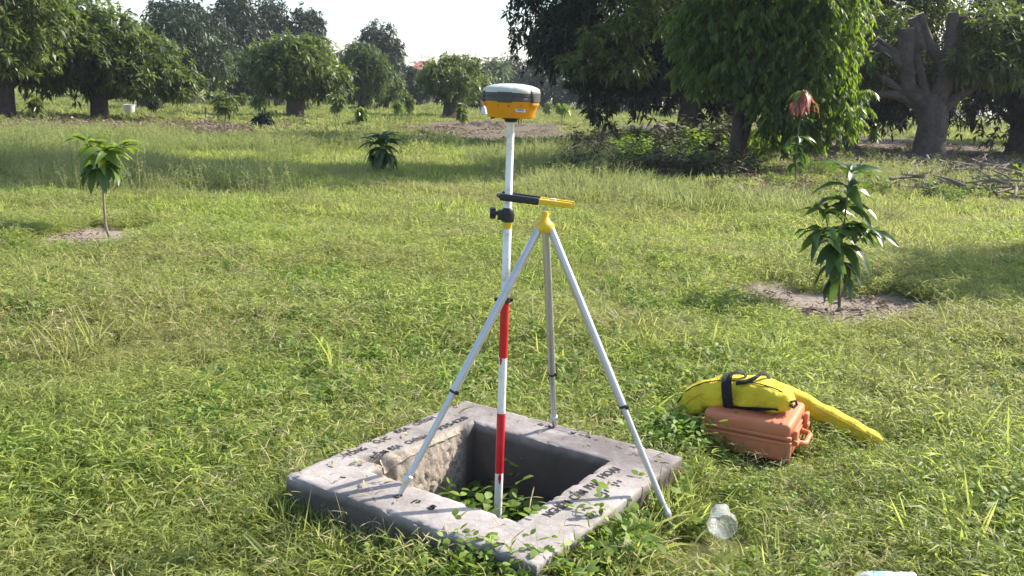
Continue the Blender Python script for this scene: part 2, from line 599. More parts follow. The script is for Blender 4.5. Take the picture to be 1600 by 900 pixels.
# ------------------------------------------------------------------ survey pole
M['white_paint'] = plain('white_paint', (0.74, 0.73, 0.71), 0.35, var=0.05, dirt=(0.36, 0.34, 0.32), dirt_amt=0.65, dscale=28)
M['red_paint'] = plain('red_paint', (0.50, 0.008, 0.02), 0.35, var=0.1, dirt=(0.24, 0.02, 0.02), dirt_amt=0.35)
M['black_plastic'] = plain('black_plastic', (0.014, 0.013, 0.016), 0.5, var=0.3, dirt=(0.05, 0.045, 0.04), dirt_amt=0.3)
M['yellow_plastic'] = plain('yellow_plastic', (0.68, 0.45, 0.02), 0.4, var=0.08, dirt=(0.35, 0.22, 0.04), dirt_amt=0.4)
M['alu'] = plain('aluminium', (0.50, 0.50, 0.52), 0.42, metal=0.75, var=0.06, dirt=(0.42, 0.41, 0.40), dirt_amt=0.4)
M['orange_shell'] = plain('orange_shell', (0.70, 0.27, 0.012), 0.38, var=0.05, dirt=(0.5, 0.22, 0.03), dirt_amt=0.3)
M['cream_shell'] = plain('cream_shell', (0.48, 0.48, 0.42), 0.5, var=0.03, dirt=(0.45, 0.44, 0.38), dirt_amt=0.3)
M['dark_rubber'] = plain('dark_rubber', (0.052, 0.050, 0.044), 0.6, var=0.15)
M['label'] = plain('label_print', (0.50, 0.55, 0.66), 0.4, var=0.05)
M['label_blue'] = plain('label_letters', (0.12, 0.17, 0.36), 0.5)
M['led_red'] = plain('led_red', (0.35, 0.01, 0.01), 0.2)
PX, PY = -0.023, 3.08
PIT = -0.272
pole = thing('survey_pole', 'tall white survey pole with two red bands standing in the concrete pit', 'survey pole', (PX, PY, PIT))
def zl(z): return z - PIT
mb = MB(); mb.lathe([(0.004, zl(-0.272)), (0.0145, zl(-0.21)), (0.0148, zl(0.10)), (0.0148, zl(0.775))], 20); mb.build('lower_tube', M['white_paint'], pole)
mb = MB(); mb.lathe([(0.0145, zl(0.775)), (0.0145, zl(1.05)), (0.0128, zl(1.052)), (0.0126, zl(1.395))], 20); mb.build('upper_tube', M['white_paint'], pole)
for z0, z1 in ((0.138, 0.365), (0.571, 0.77)):
    mb = MB()
    n = 40
    vs, fs = [], []
    for k in range(n):
        a = 2 * math.pi * k / n
        for i, z in enumerate((z0, z1)):
            zz = z + (0.004 * mnoise.noise(Vector((math.cos(a) * 2, math.sin(a) * 2, z * 9))) if i == 0 else 0)
            vs.append((0.0153 * math.cos(a), 0.0153 * math.sin(a), zl(zz)))
    for k in range(n):
        a, b = 2 * k, 2 * ((k + 1) % n)
        fs.append((a, b, b + 1, a + 1))
    mb.add(vs, fs)
    mb.build('red_band', M['red_paint'], pole)
def drip(a0, z0, z1, w):                # red paint that ran down under a band
    mb = MB()
    vs, fs = [], []
    K = 9
    for i in range(K):
        t = i / (K - 1)
        z = z0 + (z1 - z0) * t
        ww = w * math.sqrt(max(0.02, 1 - (2 * t - 1) ** 2)) * (1 if t < .6 else .8)
        for j in (-1, 0, 1):
            a = a0 + j * ww / 0.0153
            vs.append((0.0154 * math.cos(a), 0.0154 * math.sin(a), zl(z)))
    for i in range(K - 1):
        for j in range(2):
            fs.append((3 * i + j, 3 * i + j + 1, 3 * i + j + 4, 3 * i + j + 3))
    mb.add(vs, fs)
    mb.build('paint_drip', M['red_paint'], pole)
drip(R(-80), 0.139, 0.098, 0.006)
drip(R(-120), 0.575, 0.545, 0.005)
mb = MB(); mb.lathe([(0.016, zl(0.768)), (0.0195, zl(0.770)), (0.0195, zl(0.790)), (0.016, zl(0.793))], 24)
mb.box((-0.026, 0, zl(0.779)), (0.022, 0.014, 0.012), bev=0.002); mb.box((0.021, 0, zl(0.779)), (0.014, 0.012, 0.012), bev=0.002)
mb.build('lock_ring', M['black_plastic'], pole)
mb = MB(); mb.lathe([(0.0155, zl(1.050)), (0.0205, zl(1.052)), (0.0215, zl(1.062)), (0.0205, zl(1.082)), (0.0205, zl(1.092)), (0.0150, zl(1.099))], 28)
mb.box((-0.024, -0.003, zl(1.074)), (0.022, 0.026, 0.034), bev=0.004)
mb.build('clamp_collar', M['black_plastic'], pole)
mb = MB()
rotx = Matrix.Rotation(R(-90), 4, 'Y')
mb.lathe([(0.006, 0.030), (0.006, 0.040), (0.0165, 0.041), (0.019, 0.045), (0.019, 0.058), (0.016, 0.061)], 24, Matrix.Translation((0, -0.004, zl(1.080))) @ rotx, rfun=lambda a, z: 1 + (0.05 * math.cos(8 * a) if z > 0.0405 else 0))
mb.build('clamp_knob', M['black_plastic'], pole)
mb = MB(); mb.lathe([(0.0150, zl(1.028)), (0.0150, zl(1.051))], 24)
mb.v = [v for v in mb.v]; mb.build('yellow_sleeve', M['yellow_plastic'], pole)
mb = MB(); mb.lathe([(0.0130, zl(1.385)), (0.020, zl(1.387)), (0.021, zl(1.398)), (0.018, zl(1.4005))], 24, rfun=lambda a, z: 1 + 0.04 * math.cos(12 * a)); mb.build('mount_collar', M['black_plastic'], pole)

# ------------------------------------------------------------------ receiver on the pole
RZ = 1.4015
rec = thing('satellite_receiver', 'orange and cream round satellite receiver screwed on top of the pole', 'receiver', (PX, PY, RZ))
BUMP = [R(-104 + 72 * k) for k in range(5)]
def adiff(a, b):
    return abs((a - b + math.pi) % (2 * math.pi) - math.pi)
def facet(a):
    s = 2 * math.pi / 10
    q = ((a + R(104)) % s) - s / 2
    return 0.992 + 0.012 * (1 / math.cos(q) - 1) * 4
def fr(a, z):
    return facet(a)
mb = MB(); mb.lathe([(0.060, -0.002), (0.0755, 0.0), (0.0775, 0.003), (0.0900, 0.045), (0.0938, 0.0522)], 100, rfun=fr); mb.build('lower_shell', M['orange_shell'], rec)
mb = MB(); mb.lathe([(0.0937, 0.0522), (0.0953, 0.0535), (0.0955, 0.064), (0.0943, 0.0655), (0.0943, 0.0668), (0.0957, 0.068), (0.0955, 0.0785), (0.0940, 0.080)], 100, rfun=fr); mb.build('rubber_band', M['dark_rubber'], rec)
def dome_r(a, z):
    f = facet(a)
    for b in BUMP:                     # grooves beside each bumper
        d = adiff(a, b)
        if 0.24 < d < 0.34:
            f *= 0.985
    return f
mb = MB(); mb.lathe([(0.0940, 0.080), (0.0943, 0.084), (0.0925, 0.0925), (0.085, 0.0980), (0.065, 0.1045), (0.040, 0.1085), (0.015, 0.110), (0.002, 0.110)], 100, rfun=dome_r); mb.build('dome', M['cream_shell'], rec)
def bumper(b, hw, z0, z1, r0, r1, m, name, taper=0.0):
    mb = MB()
    K = 12
    vs, fs = [], []
    prof = [(r0, z0), (r1 - 0.002, z0 + 0.0005), (r1, z0 + 0.0025), (r1 + taper, z1 - 0.0025), (r1 - 0.002 + taper, z1 - 0.0005), (r0, z1)]
    for i in range(K + 1):
        u = i / K
        a = b + (u * 2 - 1) * hw
        e = 1 - max(0, abs(u * 2 - 1) - 0.86) / 0.14 * 0.022
        for (r, z) in prof:
            rr = r if r == r0 else r * e
            vs.append((rr * math.cos(a), rr * math.sin(a), z))
    n = len(prof)
    for i in range(K):
        for q in range(n - 1):
            fs.append((i * n + q, (i + 1) * n + q, (i + 1) * n + q + 1, i * n + q + 1))
    fs.append(tuple(range(n)))
    fs.append(tuple(range(K * n, K * n + n))[::-1])
    mb.add(vs, fs)
    mb.build(name, m, rec)
for k, b in enumerate(BUMP):
    bumper(b, 0.26, 0.0485, 0.0825, 0.085, 0.0990, M['dark_rubber'], 'bumper')
    if k != 0:
        bumper(b, 0.25, 0.036, 0.0488, 0.080, 0.0972, M['orange_shell'], 'shell_lug', 0.001)
        bumper(b, 0.25, 0.0822, 0.0935, 0.080, 0.0965, M['cream_shell'], 'dome_lug', -0.003)
def on_shell(px, py):                   # a spot of the sloping orange face seen from the camera
    dx = (px - 801) / 461.0
    z = (182 - py) / 461.0
    r = 0.0775 + (0.0900 - 0.0775) * (z - 0.003) / 0.042
    a = math.asin(max(-1, min(1, dx / r))) - math.pi / 2
    r *= facet(a)
    return Vector((r * math.cos(a), r * math.sin(a), z)), a
def shell_rot(a):
    return Matrix.Rotation(a + math.pi / 2, 3, 'Z') @ Matrix.Rotation(R(-16), 3, 'X')
p, a = on_shell(815, 171)
mb = MB(); mb.box(p, (0.034, 0.003, 0.0105), shell_rot(a), bev=0.0007); lab = mb.build('label_plate', M['label'], rec)
mb = MB()
for i in range(9):
    q = p + shell_rot(a) @ Vector((-0.012 + i * 0.003, -0.0016, 0.0006 * (i % 2)))
    mb.box(q, (0.0019, 0.0008, 0.0045 if i % 3 else 0.006), shell_rot(a))
mb.build('label_print', M['label_blue'], lab)
for (x, y, m, nm, r) in ((816, 164.5, 'led_red', 'indicator_light', 0.0020), (797, 165, 'dark_rubber', 'button', 0.0024), (781, 164, 'dark_rubber', 'button', 0.0024)):
    p, a = on_shell(x, y)
    mb = MB(); mb.box(p, (2 * r, 0.003, 2 * r), shell_rot(a), bev=r * 0.5); mb.build(nm, M[m], rec)
mb = MB(); mb.lathe([(0.028, -0.006), (0.030, -0.0015), (0.022, 0.001)], 24); mb.build('base_boss', M['black_plastic'], rec)
for (x, y, h, nm) in ((-0.064, -0.03, 0.006, 'port_cap'), (-0.056, -0.04, 0.0045, 'port_cap'), (0.026, -0.03, 0.022, 'connector_pin'), (0.034, -0.025, 0.018, 'connector_pin')):
    mb = MB(); mb.lathe([(0.003 if h < .01 else .0012, -h), (0.0045 if h < .01 else .0018, -0.0)], 10, Matrix.Translation((x, y, -0.0005))); mb.build(nm, M['black_plastic'], rec)

# ------------------------------------------------------------------ bipod with clamp arms
tri = thing('aluminium_tripod', 'aluminium three-legged support with yellow head clamped to the pole', 'tripod', (0.104, 3.08, 0))
HUB = Vector((0.104, 3.08, 1.04))
T0 = Vector((0.104, 3.08, 0))
mb = MB(); mb.lathe([(0.030, -0.020), (0.034, -0.012), (0.034, 0.004), (0.030, 0.012), (0.020, 0.022), (0.0145, 0.030), (0.0125, 0.034), (0.0125, 0.050), (0.009, 0.051)], 32, Matrix.Translation(HUB - T0)); mb.build('head', M['yellow_plastic'], tri)
mb = MB(); mb.tube([HUB - T0 + Vector((0, 0, .045)), HUB - T0 + Vector((0.004, 0, .085))], 0.0038, 10); mb.build('screw', M['alu'], tri)
def leg(foot, ring_t, tip_t, pointed):
    foot = Vector(foot) - T0
    top = HUB - T0 + (Vector((foot.x, foot.y, 0)).normalized() * 0.022) + Vector((0, 0, -0.006))
    P = lambda t: top.lerp(foot, t)
    mb = MB(); mb.tube([P(0), P(ring_t)], 0.0138, 14); a = mb.build('leg', M['alu'], tri)
    mb = MB(); mb.tube([P(ring_t - .004), P(ring_t + .004)], 0.0160, 14); mb.box(P(ring_t) + Vector((0.012, -0.008, 0)), (0.014, 0.012, 0.014), bev=0.003); mb.build('leg_lock', M['black_plastic'], a)
    mb = MB(); mb.tube([P(ring_t - .02), P(tip_t)], 0.0108, 14); mb.build('leg_extension', M['alu'], a)
    mb = MB()
    mb.tube([P(tip_t - .006), P(tip_t - .002), P(tip_t + .012), P(tip_t + .022), P(1.0)], [0.011, 0.0150, 0.0150, 0.0115, 0.0035 if pointed else 0.007], 14)
    mb.build('foot', M['alu'], a)
leg((-0.349, 2.817, CURB_Z + 0.001), 0.62, 0.935, False)
leg((0.192, 3.505, CURB_Z + 0.001), 0.70, 0.94, False)
leg(tuple(at(1054, 832, 0.035)), 0.585, 0.93, True)
# the two clamp bars either side of the pole
def bar(p0, p1, tsplit):
    p0, p1 = Vector(p0) - T0, Vector(p1) - T0
    d = (p1 - p0)
    ln = d.length
    rot = d.to_track_quat('X', 'Z').to_matrix()
    mb = MB(); mb.box(p0 + d * 0.5 * (1 + 0.02), (ln * 0.98, 0.011, 0.0185), rot, bev=0.002); b = mb.build('clamp_bar', M['yellow_plastic'], tri)
    mb = MB(); mb.box(p0 + d * tsplit * 0.5, (ln * tsplit, 0.0165, 0.0235), rot, bev=0.003); mb.build('grip', M['black_plastic'], b)
bar((-0.050, 3.042, 1.1395), (0.190, 3.035, 1.1185), 0.54)
bar((-0.046, 3.112, 1.1405), (0.203, 3.112, 1.1155), 0.53)
dv = Vector((0.24, 0, -0.021)).to_track_quat('X', 'Z').to_matrix()
mb = MB(); mb.box(Vector((0.108, 3.077, 1.124)) - T0, (0.050, 0.062, 0.013), dv, bev=0.002); hb = mb.build('bridge_plate', M['yellow_plastic'], tri)
mb = MB(); mb.lathe([(0.012, 0), (0.012, 0.008), (0.009, 0.009)], 20, Matrix.Translation(Vector((0.128, 3.075, 1.128)) - T0)); mb.build('bubble_level', M['cream_shell'], tri)
mb = MB(); mb.tube([Vector((-0.047, 3.05, 1.139)) - T0, Vector((-0.056, 3.077, 1.1405)) - T0, Vector((-0.047, 3.105, 1.140)) - T0], 0.008, 8); mb.build('grip_end', M['black_plastic'], tri)

# ------------------------------------------------------------------ orange case
M['case'] = plain('case_plastic', (0.48, 0.158, 0.072), 0.6, spec=0.35, var=0.08, scale=14, bump=0.15, bscale=350, dirt=(0.36, 0.20, 0.14), dirt_amt=0.5, dscale=9)
M['case_hw'] = plain('case_hardware', (0.62, 0.17, 0.075), 0.5, spec=0.4, var=0.08)
CW, CD, CH1, CH2 = 0.36, 0.36, 0.094, 0.062
_a, _b = at(1094, 697, 0.035), at(1231, 725, 0.035)
ang = math.atan2(_b.y - _a.y, _b.x - _a.x)
CW = (_b - _a).length
case_o = Vector((_b.x, _b.y, 0.0))
ex = Vector((math.cos(ang), math.sin(ang), 0))
case = thing('equipment_case', 'faded orange hard plastic case lying in the grass right of the concrete ring', 'case', (case_o.x - ex.x * CW / 2, case_o.y - ex.y * CW / 2, 0.035), ang)
mb = MB(); mb.box((0, CD / 2, CH1 / 2), (CW, CD, CH1), bev=0.016, seg=3); mb.build('case_base', M['case'], case)
mb = MB(); mb.box((0, CD / 2, CH1 + CH2 / 2 + .006), (CW - .006, CD - .006, CH2), bev=0.020, seg=4); lid = mb.build('case_lid', M['case'], case)
mb = MB(); mb.box((0, CD / 2, CH1 - 0.012), (CW + 0.010, CD + 0.010, 0.016), bev=0.004); mb.box((0, CD / 2, CH1 + 0.010), (CW + 0.008, CD + 0.008, 0.016), bev=0.005); mb.build('rim', M['case'], case)
for x in (0.105, 0.140):
    mb = MB(); mb.box((x, CD / 2, CH1 + CH2 * .5 + 0.0095), (0.012, CD - 0.02, CH2 - 0.0), bev=0.010, seg=3); mb.build('lid_rib', M['case'], lid)
for y in (0.055, CD - 0.055):
    mb = MB(); mb.box((CW / 2 + 0.012, y, CH1 + 0.006), (0.020, 0.046, 0.066), bev=0.006); mb.box((CW / 2 + 0.022, y, CH1 - 0.016), (0.010, 0.050, 0.022), bev=0.004); mb.build('latch', M['case_hw'], case)
mb = MB()
mb.tube([(CW / 2 + .004, 0.105, CH1 - .03), (CW / 2 + .035, 0.108, CH1 - .034), (CW / 2 + .044, 0.125, CH1 - .036), (CW / 2 + .044, CD - .125, CH1 - .036), (CW / 2 + .035, CD - .108, CH1 - .034), (CW / 2 + .004, CD - .105, CH1 - .03)], 0.011, 10)
mb.build('handle', M['case_hw'], case)
for x in (-0.10, 0.0, 0.10):
    mb = MB(); mb.box((x, 0.0005, CH1 * .42), (0.008, 0.006, CH1 * .62), bev=0.002); mb.build('wall_rib', M['case'], case)
mb = MB(); mb.box((CW / 2 - .004, .004, CH1 * .45), (0.02, 0.02, CH1 * .8), bev=0.006); mb.build('corner_post', M['case'], case)

# dust and grass stains come with the material
# ------------------------------------------------------------------ yellow bag over the case
def cloth(name, col, rough=0.75):
    m, n, out = mat(name)
    b = N(n, 'BsdfPrincipled')
    t = texnoise(n, 10, 8, 0.65)
    c = ramp(n, [(0.3, tuple(x * .82 for x in col)), (0.7, col)], t.outputs['Fac']).outputs[0]
    d = texnoise(n, 5, 9, 0.7)
    df = ramp(n, [(0.58, g3(0)), (0.75, g3(0.45))], d.outputs['Fac']).outputs[0]
    c = mix(n, c, tuple(x * .55 for x in (col[0], col[1] * .9, col[2])), df)
    L(n, c, b.inputs['Base Color'])
    b.inputs['Roughness'].default_value = rough
    b.inputs['Specular IOR Level'].default_value = 0.3
    w = texnoise(n, 11, 6, 0.6, dist=1.6)
    w2 = texnoise(n, 500, 2, 0.5)
    bp = N(n, 'Bump')
    bp.inputs['Strength'].default_value = 0.9
    bp.inputs['Distance'].default_value = 0.028
    L(n, mth(n, 'ADD', w.outputs['Fac'], mth(n, 'MULTIPLY', w2.outputs['Fac'], 0.03)), bp.inputs['Height'])
    L(n, bp.outputs[0], b.inputs['Normal'])
    L(n, b.outputs[0], out.inputs[0])
    return m
M['yellow_cloth'] = cloth('yellow_cloth', (0.66, 0.52, 0.03))
M['black_web'] = cloth('black_webbing', (0.018, 0.015, 0.02), 0.8)
bag = thing('carry_bag', 'long yellow fabric carry bag with black straps draped over the orange case', 'bag', (1.03, 3.82, 0.0))
B0 = Vector((1.03, 3.82, 0.0))
def sweep(stations, nseg=14, steps=8, fold=0.006, seed=1):
    """stations: (centre, half width across, half height) ; superellipse sections, smoothed along"""
    P = []
    for i in range(len(stations) - 1):
        for k in range(steps):
            u = k / steps
            u = u
            q = [stations[max(i - 1, 0)], stations[i], stations[i + 1], stations[min(i + 2, len(stations) - 1)]]
            def cr(a, b, c, d):
                return 0.5 * ((2 * b) + (-a + c) * u + (2 * a - 5 * b + 4 * c - d) * u * u + (-a + 3 * b - 3 * c + d) * u ** 3)
            c = Vector([cr(*[s[0][j] for s in q]) for j in range(3)])
            P.append((c, cr(*[s[1] for s in q]), cr(*[s[2] for s in q])))
    s = stations[-1]
    P.append((Vector(s[0]), s[1], s[2]))
    vs, fs = [], []
    n = nseg * 2
    for i, (c, w, h) in enumerate(P):
        a, b = P[max(i - 1, 0)][0], P[min(i + 1, len(P) - 1)][0]
        d = (b - a).normalized()
        side = d.cross(Vector((0, 0, 1))).normalized()
        up = side.cross(d).normalized()
        for k in range(n):
            t = 2 * math.pi * k / n
            cx, sy = math.cos(t), math.sin(t)
            e = 0.62
            x = math.copysign(abs(cx) ** e, cx) * w
            y = math.copysign(abs(sy) ** e, sy) * h
            p = c + side * x + up * y
            nn = (side * cx + up * sy)
            f = fold * mnoise.noise(p * 13 + Vector((seed * 5, 0, 0))) + fold * 0.8 * math.sin(i * 0.55 + 6 * mnoise.noise(p * 6)) * mnoise.noise(p * 5 + Vector((0, seed, 0)))
            vs.append(p + nn * f * min(1, w * 30) - B0)
    for i in range(len(P) - 1):
        for k in range(n):
            a, b = i * n + k, i * n + (k + 1) % n
            fs.append((a, b, b + n, a + n))
    fs.append(tuple(range(n))[::-1])
    fs.append(tuple(range((len(P) - 1) * n, len(P) * n)))
    mb = MB()
    mb.add(vs, fs)
    return mb
def dp(x, y, d):
    return deep(x, y, d)
BAGS = [(dp(1057, 655, 3.86), 0.016, 0.026), (dp(1066, 642, 3.86), 0.035, 0.044), (dp(1090, 622, 3.84), 0.052, 0.058), (dp(1118, 613, 3.80), 0.066, 0.064),
        (dp(1150, 612, 3.77), 0.074, 0.065), (dp(1180, 614, 3.73), 0.076, 0.062), (dp(1207, 620, 3.70), 0.074, 0.056), (dp(1228, 628, 3.68), 0.062, 0.044), (dp(1238, 634, 3.67), 0.034, 0.024)]
sweep(BAGS, 20, 9, 0.015, 2).build('bag_body', M['yellow_cloth'], bag)
TAIL = [(dp(1130, 596, 3.93), 0.035, 0.020), (dp(1190, 600, 3.95), 0.045, 0.034), (dp(1225, 615, 3.95), 0.046, 0.040), (dp(1270, 638, 3.92), 0.045, 0.040), (dp(1310, 658, 3.88), 0.043, 0.038),
        (dp(1345, 676, 3.83), 0.040, 0.036), (dp(1366, 686, 3.80), 0.034, 0.031), (dp(1377, 692, 3.785), 0.016, 0.016)]
sweep(TAIL, 14, 9, 0.009, 5).build('bag_sleeve', M['yellow_cloth'], bag)
def seam(stations, ang_, m, name, r=.0022, grow=.002):
    pts = []
    for i in range(1, len(stations) - 1):
        a, b = stations[i - 1], stations[i + 1]
        c, w, h = Vector(stations[i][0]), stations[i][1] + grow, stations[i][2] + grow
        d = (Vector(b[0]) - Vector(a[0])).normalized()
        side = d.cross(Vector((0, 0, 1))).normalized()
        up = side.cross(d).normalized()
        cx, sy = math.cos(ang_), math.sin(ang_)
        pts.append(c + side * math.copysign(abs(cx) ** .62, cx) * w + up * math.copysign(abs(sy) ** .62, sy) * h - B0)
    mb = MB(); limb(mb, pts, r, r, 6, 0)
    return mb.build(name, m, bag)
M['yellow_trim'] = plain('yellow_trim', (0.50, 0.36, 0.02), .8, var=.3)
def section_band(stations, i, u0, u1, grow, t0, t1, m, name, parent):
    """strap hugging the body between two stations' fractions, over angles t0..t1"""
    vs, fs = [], []
    K = 20
    cols = 4
    for j in range(cols):
        u = u0 + (u1 - u0) * j / (cols - 1)
        a, b = stations[i], stations[i + 1]
        c = Vector(a[0]).lerp(Vector(b[0]), u)
        w = a[1] + (b[1] - a[1]) * u + grow
        h = a[2] + (b[2] - a[2]) * u + grow
        d = (Vector(b[0]) - Vector(a[0])).normalized()
        side = d.cross(Vector((0, 0, 1))).normalized()
        up = side.cross(d).normalized()
        for k in range(K + 1):
            t = t0 + (t1 - t0) * k / K
            cx, sy = math.cos(t), math.sin(t)
            vs.append(c + side * math.copysign(abs(cx) ** .62, cx) * w + up * math.copysign(abs(sy) ** .62, sy) * h - B0)
    for j in range(cols - 1):
        for k in range(K):
            a = j * (K + 1) + k
            fs.append((a, a + 1, a + K + 2, a + K + 1))
    mb = MB()
    mb.add(vs, fs)
    return mb.build(name, m, parent)
section_band(BAGS, 3, 0.45, 0.95, 0.011, R(-60), R(130), M['black_web'], 'strap', bag)
section_band(BAGS, 4, -0.5, 2.35, 0.004, R(-80), R(-28), M['black_web'], 'bottom_panel', bag)
def ribbon(pts, w, axis, m, name):
    vs, fs = [], []
    ax = Vector(axis).normalized() * w / 2
    for p in pts:
        p = Vector(p) - B0
        vs += [p - ax, p + ax]
    for i in range(len(pts) - 1):
        fs.append((2 * i, 2 * i + 1, 2 * i + 3, 2 * i + 2))
    mb = MB()
    mb.add(vs, fs)
    o = mb.build(name, m, bag)
    s = o.modifiers.new('thickness', 'SOLIDIFY')
    s.thickness = 0.003
    return o
hd = 3.82
ribbon([dp(x, y, d) for x, y, d in ((1136, 592, 3.72), (1142, 585, 3.73), (1152, 581, 3.75), (1162, 583, 3.76), (1166, 590, 3.77), (1160, 597, 3.72))], 0.028, (0.3, 0.9, 0.2), M['black_web'], 'handle_loop')
ribbon([dp(x, y, d) for x, y, d in ((1150, 599, 3.695), (1165, 597, 3.69), (1180, 591, 3.70), (1189, 584, 3.72), (1196, 584, 3.74), (1203, 592, 3.76))], 0.026, (0.2, 0.8, 0.4), M['black_web'], 'handle_loop')
mb = MB(); mb.tube([dp(1236, 628, 3.63) - B0, dp(1243, 626, 3.64) - B0, dp(1245, 632, 3.64) - B0, dp(1240, 637, 3.63) - B0, dp(1234, 633, 3.63) - B0], 0.006, 8); mb.build('buckle', M['black_plastic'], bag)
mb = MB(); mb.box(dp(1056, 655, 3.86) - B0, (0.02, 0.02, 0.035), bev=0.005); mb.build('end_cap', M['black_plastic'], bag)

seam(BAGS, R(62), M['black_web'], 'zip', .0028)
seam(BAGS, R(8), M['yellow_trim'], 'seam')
seam(TAIL, R(25), M['yellow_trim'], 'seam')
# ------------------------------------------------------------------ crumpled cup and bottle
def clear_mat(name, col, amt, rough=0.18):
    m, n, out = mat(name)
    b = N(n, 'BsdfPrincipled')
    b.inputs['Base Color'].default_value = (*col, 1)
    b.inputs['Roughness'].default_value = rough
    b.inputs['Specular IOR Level'].default_value = 0.9
    tr = N(n, 'BsdfTransparent')
    t = texnoise(n, 60, 6, 0.65)
    f = ramp(n, [(0.3, g3(amt * .75)), (0.75, g3(min(1, amt * 1.5)))], t.outputs['Fac']).outputs[0]
    mx = N(n, 'MixShader')
    L(n, f, mx.inputs[0])
    L(n, tr.outputs[0], mx.inputs[1])
    L(n, b.outputs[0], mx.inputs[2])
    bp = N(n, 'Bump')
    bp.inputs['Strength'].default_value = 0.8
    bp.inputs['Distance'].default_value = 0.004
    L(n, t.outputs['Fac'], bp.inputs['Height'])
    L(n, bp.outputs[0], b.inputs['Normal'])
    L(n, mx.outputs[0], out.inputs[0])
    return m
M['clear'] = clear_mat('clear_plastic', (0.82, 0.80, 0.80), 0.30)
mb = MB()
prof = [(0.020, 0.0), (0.031, 0.001), (0.033, 0.006), (0.035, 0.02), (0.038, 0.045), (0.041, 0.07), (0.0435, 0.095), (0.0445, 0.11), (0.047, 0.112), (0.047, 0.115), (0.0445, 0.1155)]
vs, fs = [], []
n = 44
for (r, z) in prof:
    for k in range(n):
        a = 2 * math.pi * k / n
        p = Vector((r * math.cos(a) * 1.0, r * math.sin(a) * 1.0, z))
        p.x *= 1 + 0.10 * z / .11
        p.y *= 1 - 0.08 * z / .11
        q = mnoise.noise(p * 28) * 0.011 + mnoise.noise(p * 90) * 0.0025
        p += Vector((math.cos(a), math.sin(a), 0)) * q
        vs.append(p)
for i in range(len(prof) - 1):
    for k in range(n):
        a, b = i * n + k, i * n + (k + 1) % n
        fs.append((a, b, b + n, a + n))
fs.append(tuple(range(n)))
mb.add(vs, fs)
cup = mb.build('plastic_cup', M['clear'])
cp = at(1127, 812, 0.085)
axis = (Vector((-0.16, -0.98, 0.02))).normalized()
cup.rotation_euler = axis.to_track_quat('Z', 'Y').to_euler()
cup.location = cp - axis * 0.05 + Vector((0, 0, 0.005))
tag(cup, 'crumpled clear plastic cup lying in the grass with its mouth facing the viewer', 'cup')
# bottle at the lower edge of the picture
M['clear_bottle'] = clear_mat('bottle_plastic', (0.85, 0.85, 0.86), 0.45)
M['bottle_label'] = plain('bottle_label', (0.27, 0.45, 0.60), 0.45, var=0.25, scale=50, dirt=(0.72, 0.80, 0.82), dirt_amt=0.9, dscale=35)
bx0, bx1 = at(1352, 905, 0.085), at(1428, 906, 0.085)
bd = (bx1 - bx0).normalized()
bl = (bx1 - bx0).length
bot = thing('plastic_bottle', 'crushed water bottle with blue label lying at the lower edge of the lawn', 'bottle', (bx0.x, bx0.y - 0.004, 0.078))
brot = bd.to_track_quat('Z', 'Y').to_matrix().to_4x4()
def crush(mb):
    mb.v = [tuple(Vector(p) + Vector((1, 1, 1)) * 0.002 * mnoise.noise(Vector(p) * 60)) for p in mb.v]
    return mb
pr = [(0.010, -0.055), (0.013, -0.054), (0.013, -0.035), (0.015, -0.033), (0.028, -0.008), (0.031, 0.0), (0.0315, 0.012), (0.0305, 0.016), (0.0305, 0.085), (0.031, 0.09)]
for k in range(8):
    pr.append((0.029 if k % 2 else 0.0315, 0.095 + k * 0.008))
pr += [(0.029, bl), (0.018, bl + .004)]
mb = MB(); mb.lathe(pr, 32, brot, rfun=lambda a, z: 1 + 0.03 * math.sin(2 * a + z * 40)); crush(mb).build('bottle_body', M['clear_bottle'], bot)
mb = MB(); mb.lathe([(0.0312, 0.014), (0.0316, 0.016), (0.0316, 0.082), (0.0312, 0.084)], 32, brot, rfun=lambda a, z: 1 + 0.03 * math.sin(2 * a + z * 40)); crush(mb).build('label', M['bottle_label'], bot)
# ------------------------------------------------------------------ trees
rng = np.random.default_rng(7)
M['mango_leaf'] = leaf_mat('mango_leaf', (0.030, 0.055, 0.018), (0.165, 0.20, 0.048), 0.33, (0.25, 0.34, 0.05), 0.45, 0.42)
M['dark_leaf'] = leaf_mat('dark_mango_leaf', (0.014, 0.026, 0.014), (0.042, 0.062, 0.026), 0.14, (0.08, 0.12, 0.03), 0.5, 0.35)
M['light_leaf'] = leaf_mat('light_leaf', (0.018, 0.045, 0.012), (0.14, 0.215, 0.03), 0.45, (0.32, 0.48, 0.035), 0.45, 0.4)
M['olive_leaf'] = leaf_mat('olive_leaf', (0.04, 0.07, 0.018), (0.11, 0.14, 0.03), 0.32, (0.16, 0.24, 0.04), 0.5, 0.4)
M['sapling_leaf'] = leaf_mat('sapling_leaf', (0.018, 0.044, 0.014), (0.082, 0.145, 0.03), 0.32, (0.15, 0.28, 0.03), 0.40, 0.5)
M['young_leaf'] = leaf_mat('young_leaf', (0.06, 0.12, 0.02), (0.19, 0.27, 0.035), 0.4, (0.32, 0.45, 0.04), 0.33, 0.55)
M['red_leaf'] = leaf_mat('red_flush_leaf', (0.34, 0.09, 0.06), (0.50, 0.21, 0.14), 0.35, (0.60, 0.22, 0.13), 0.35, 0.6)
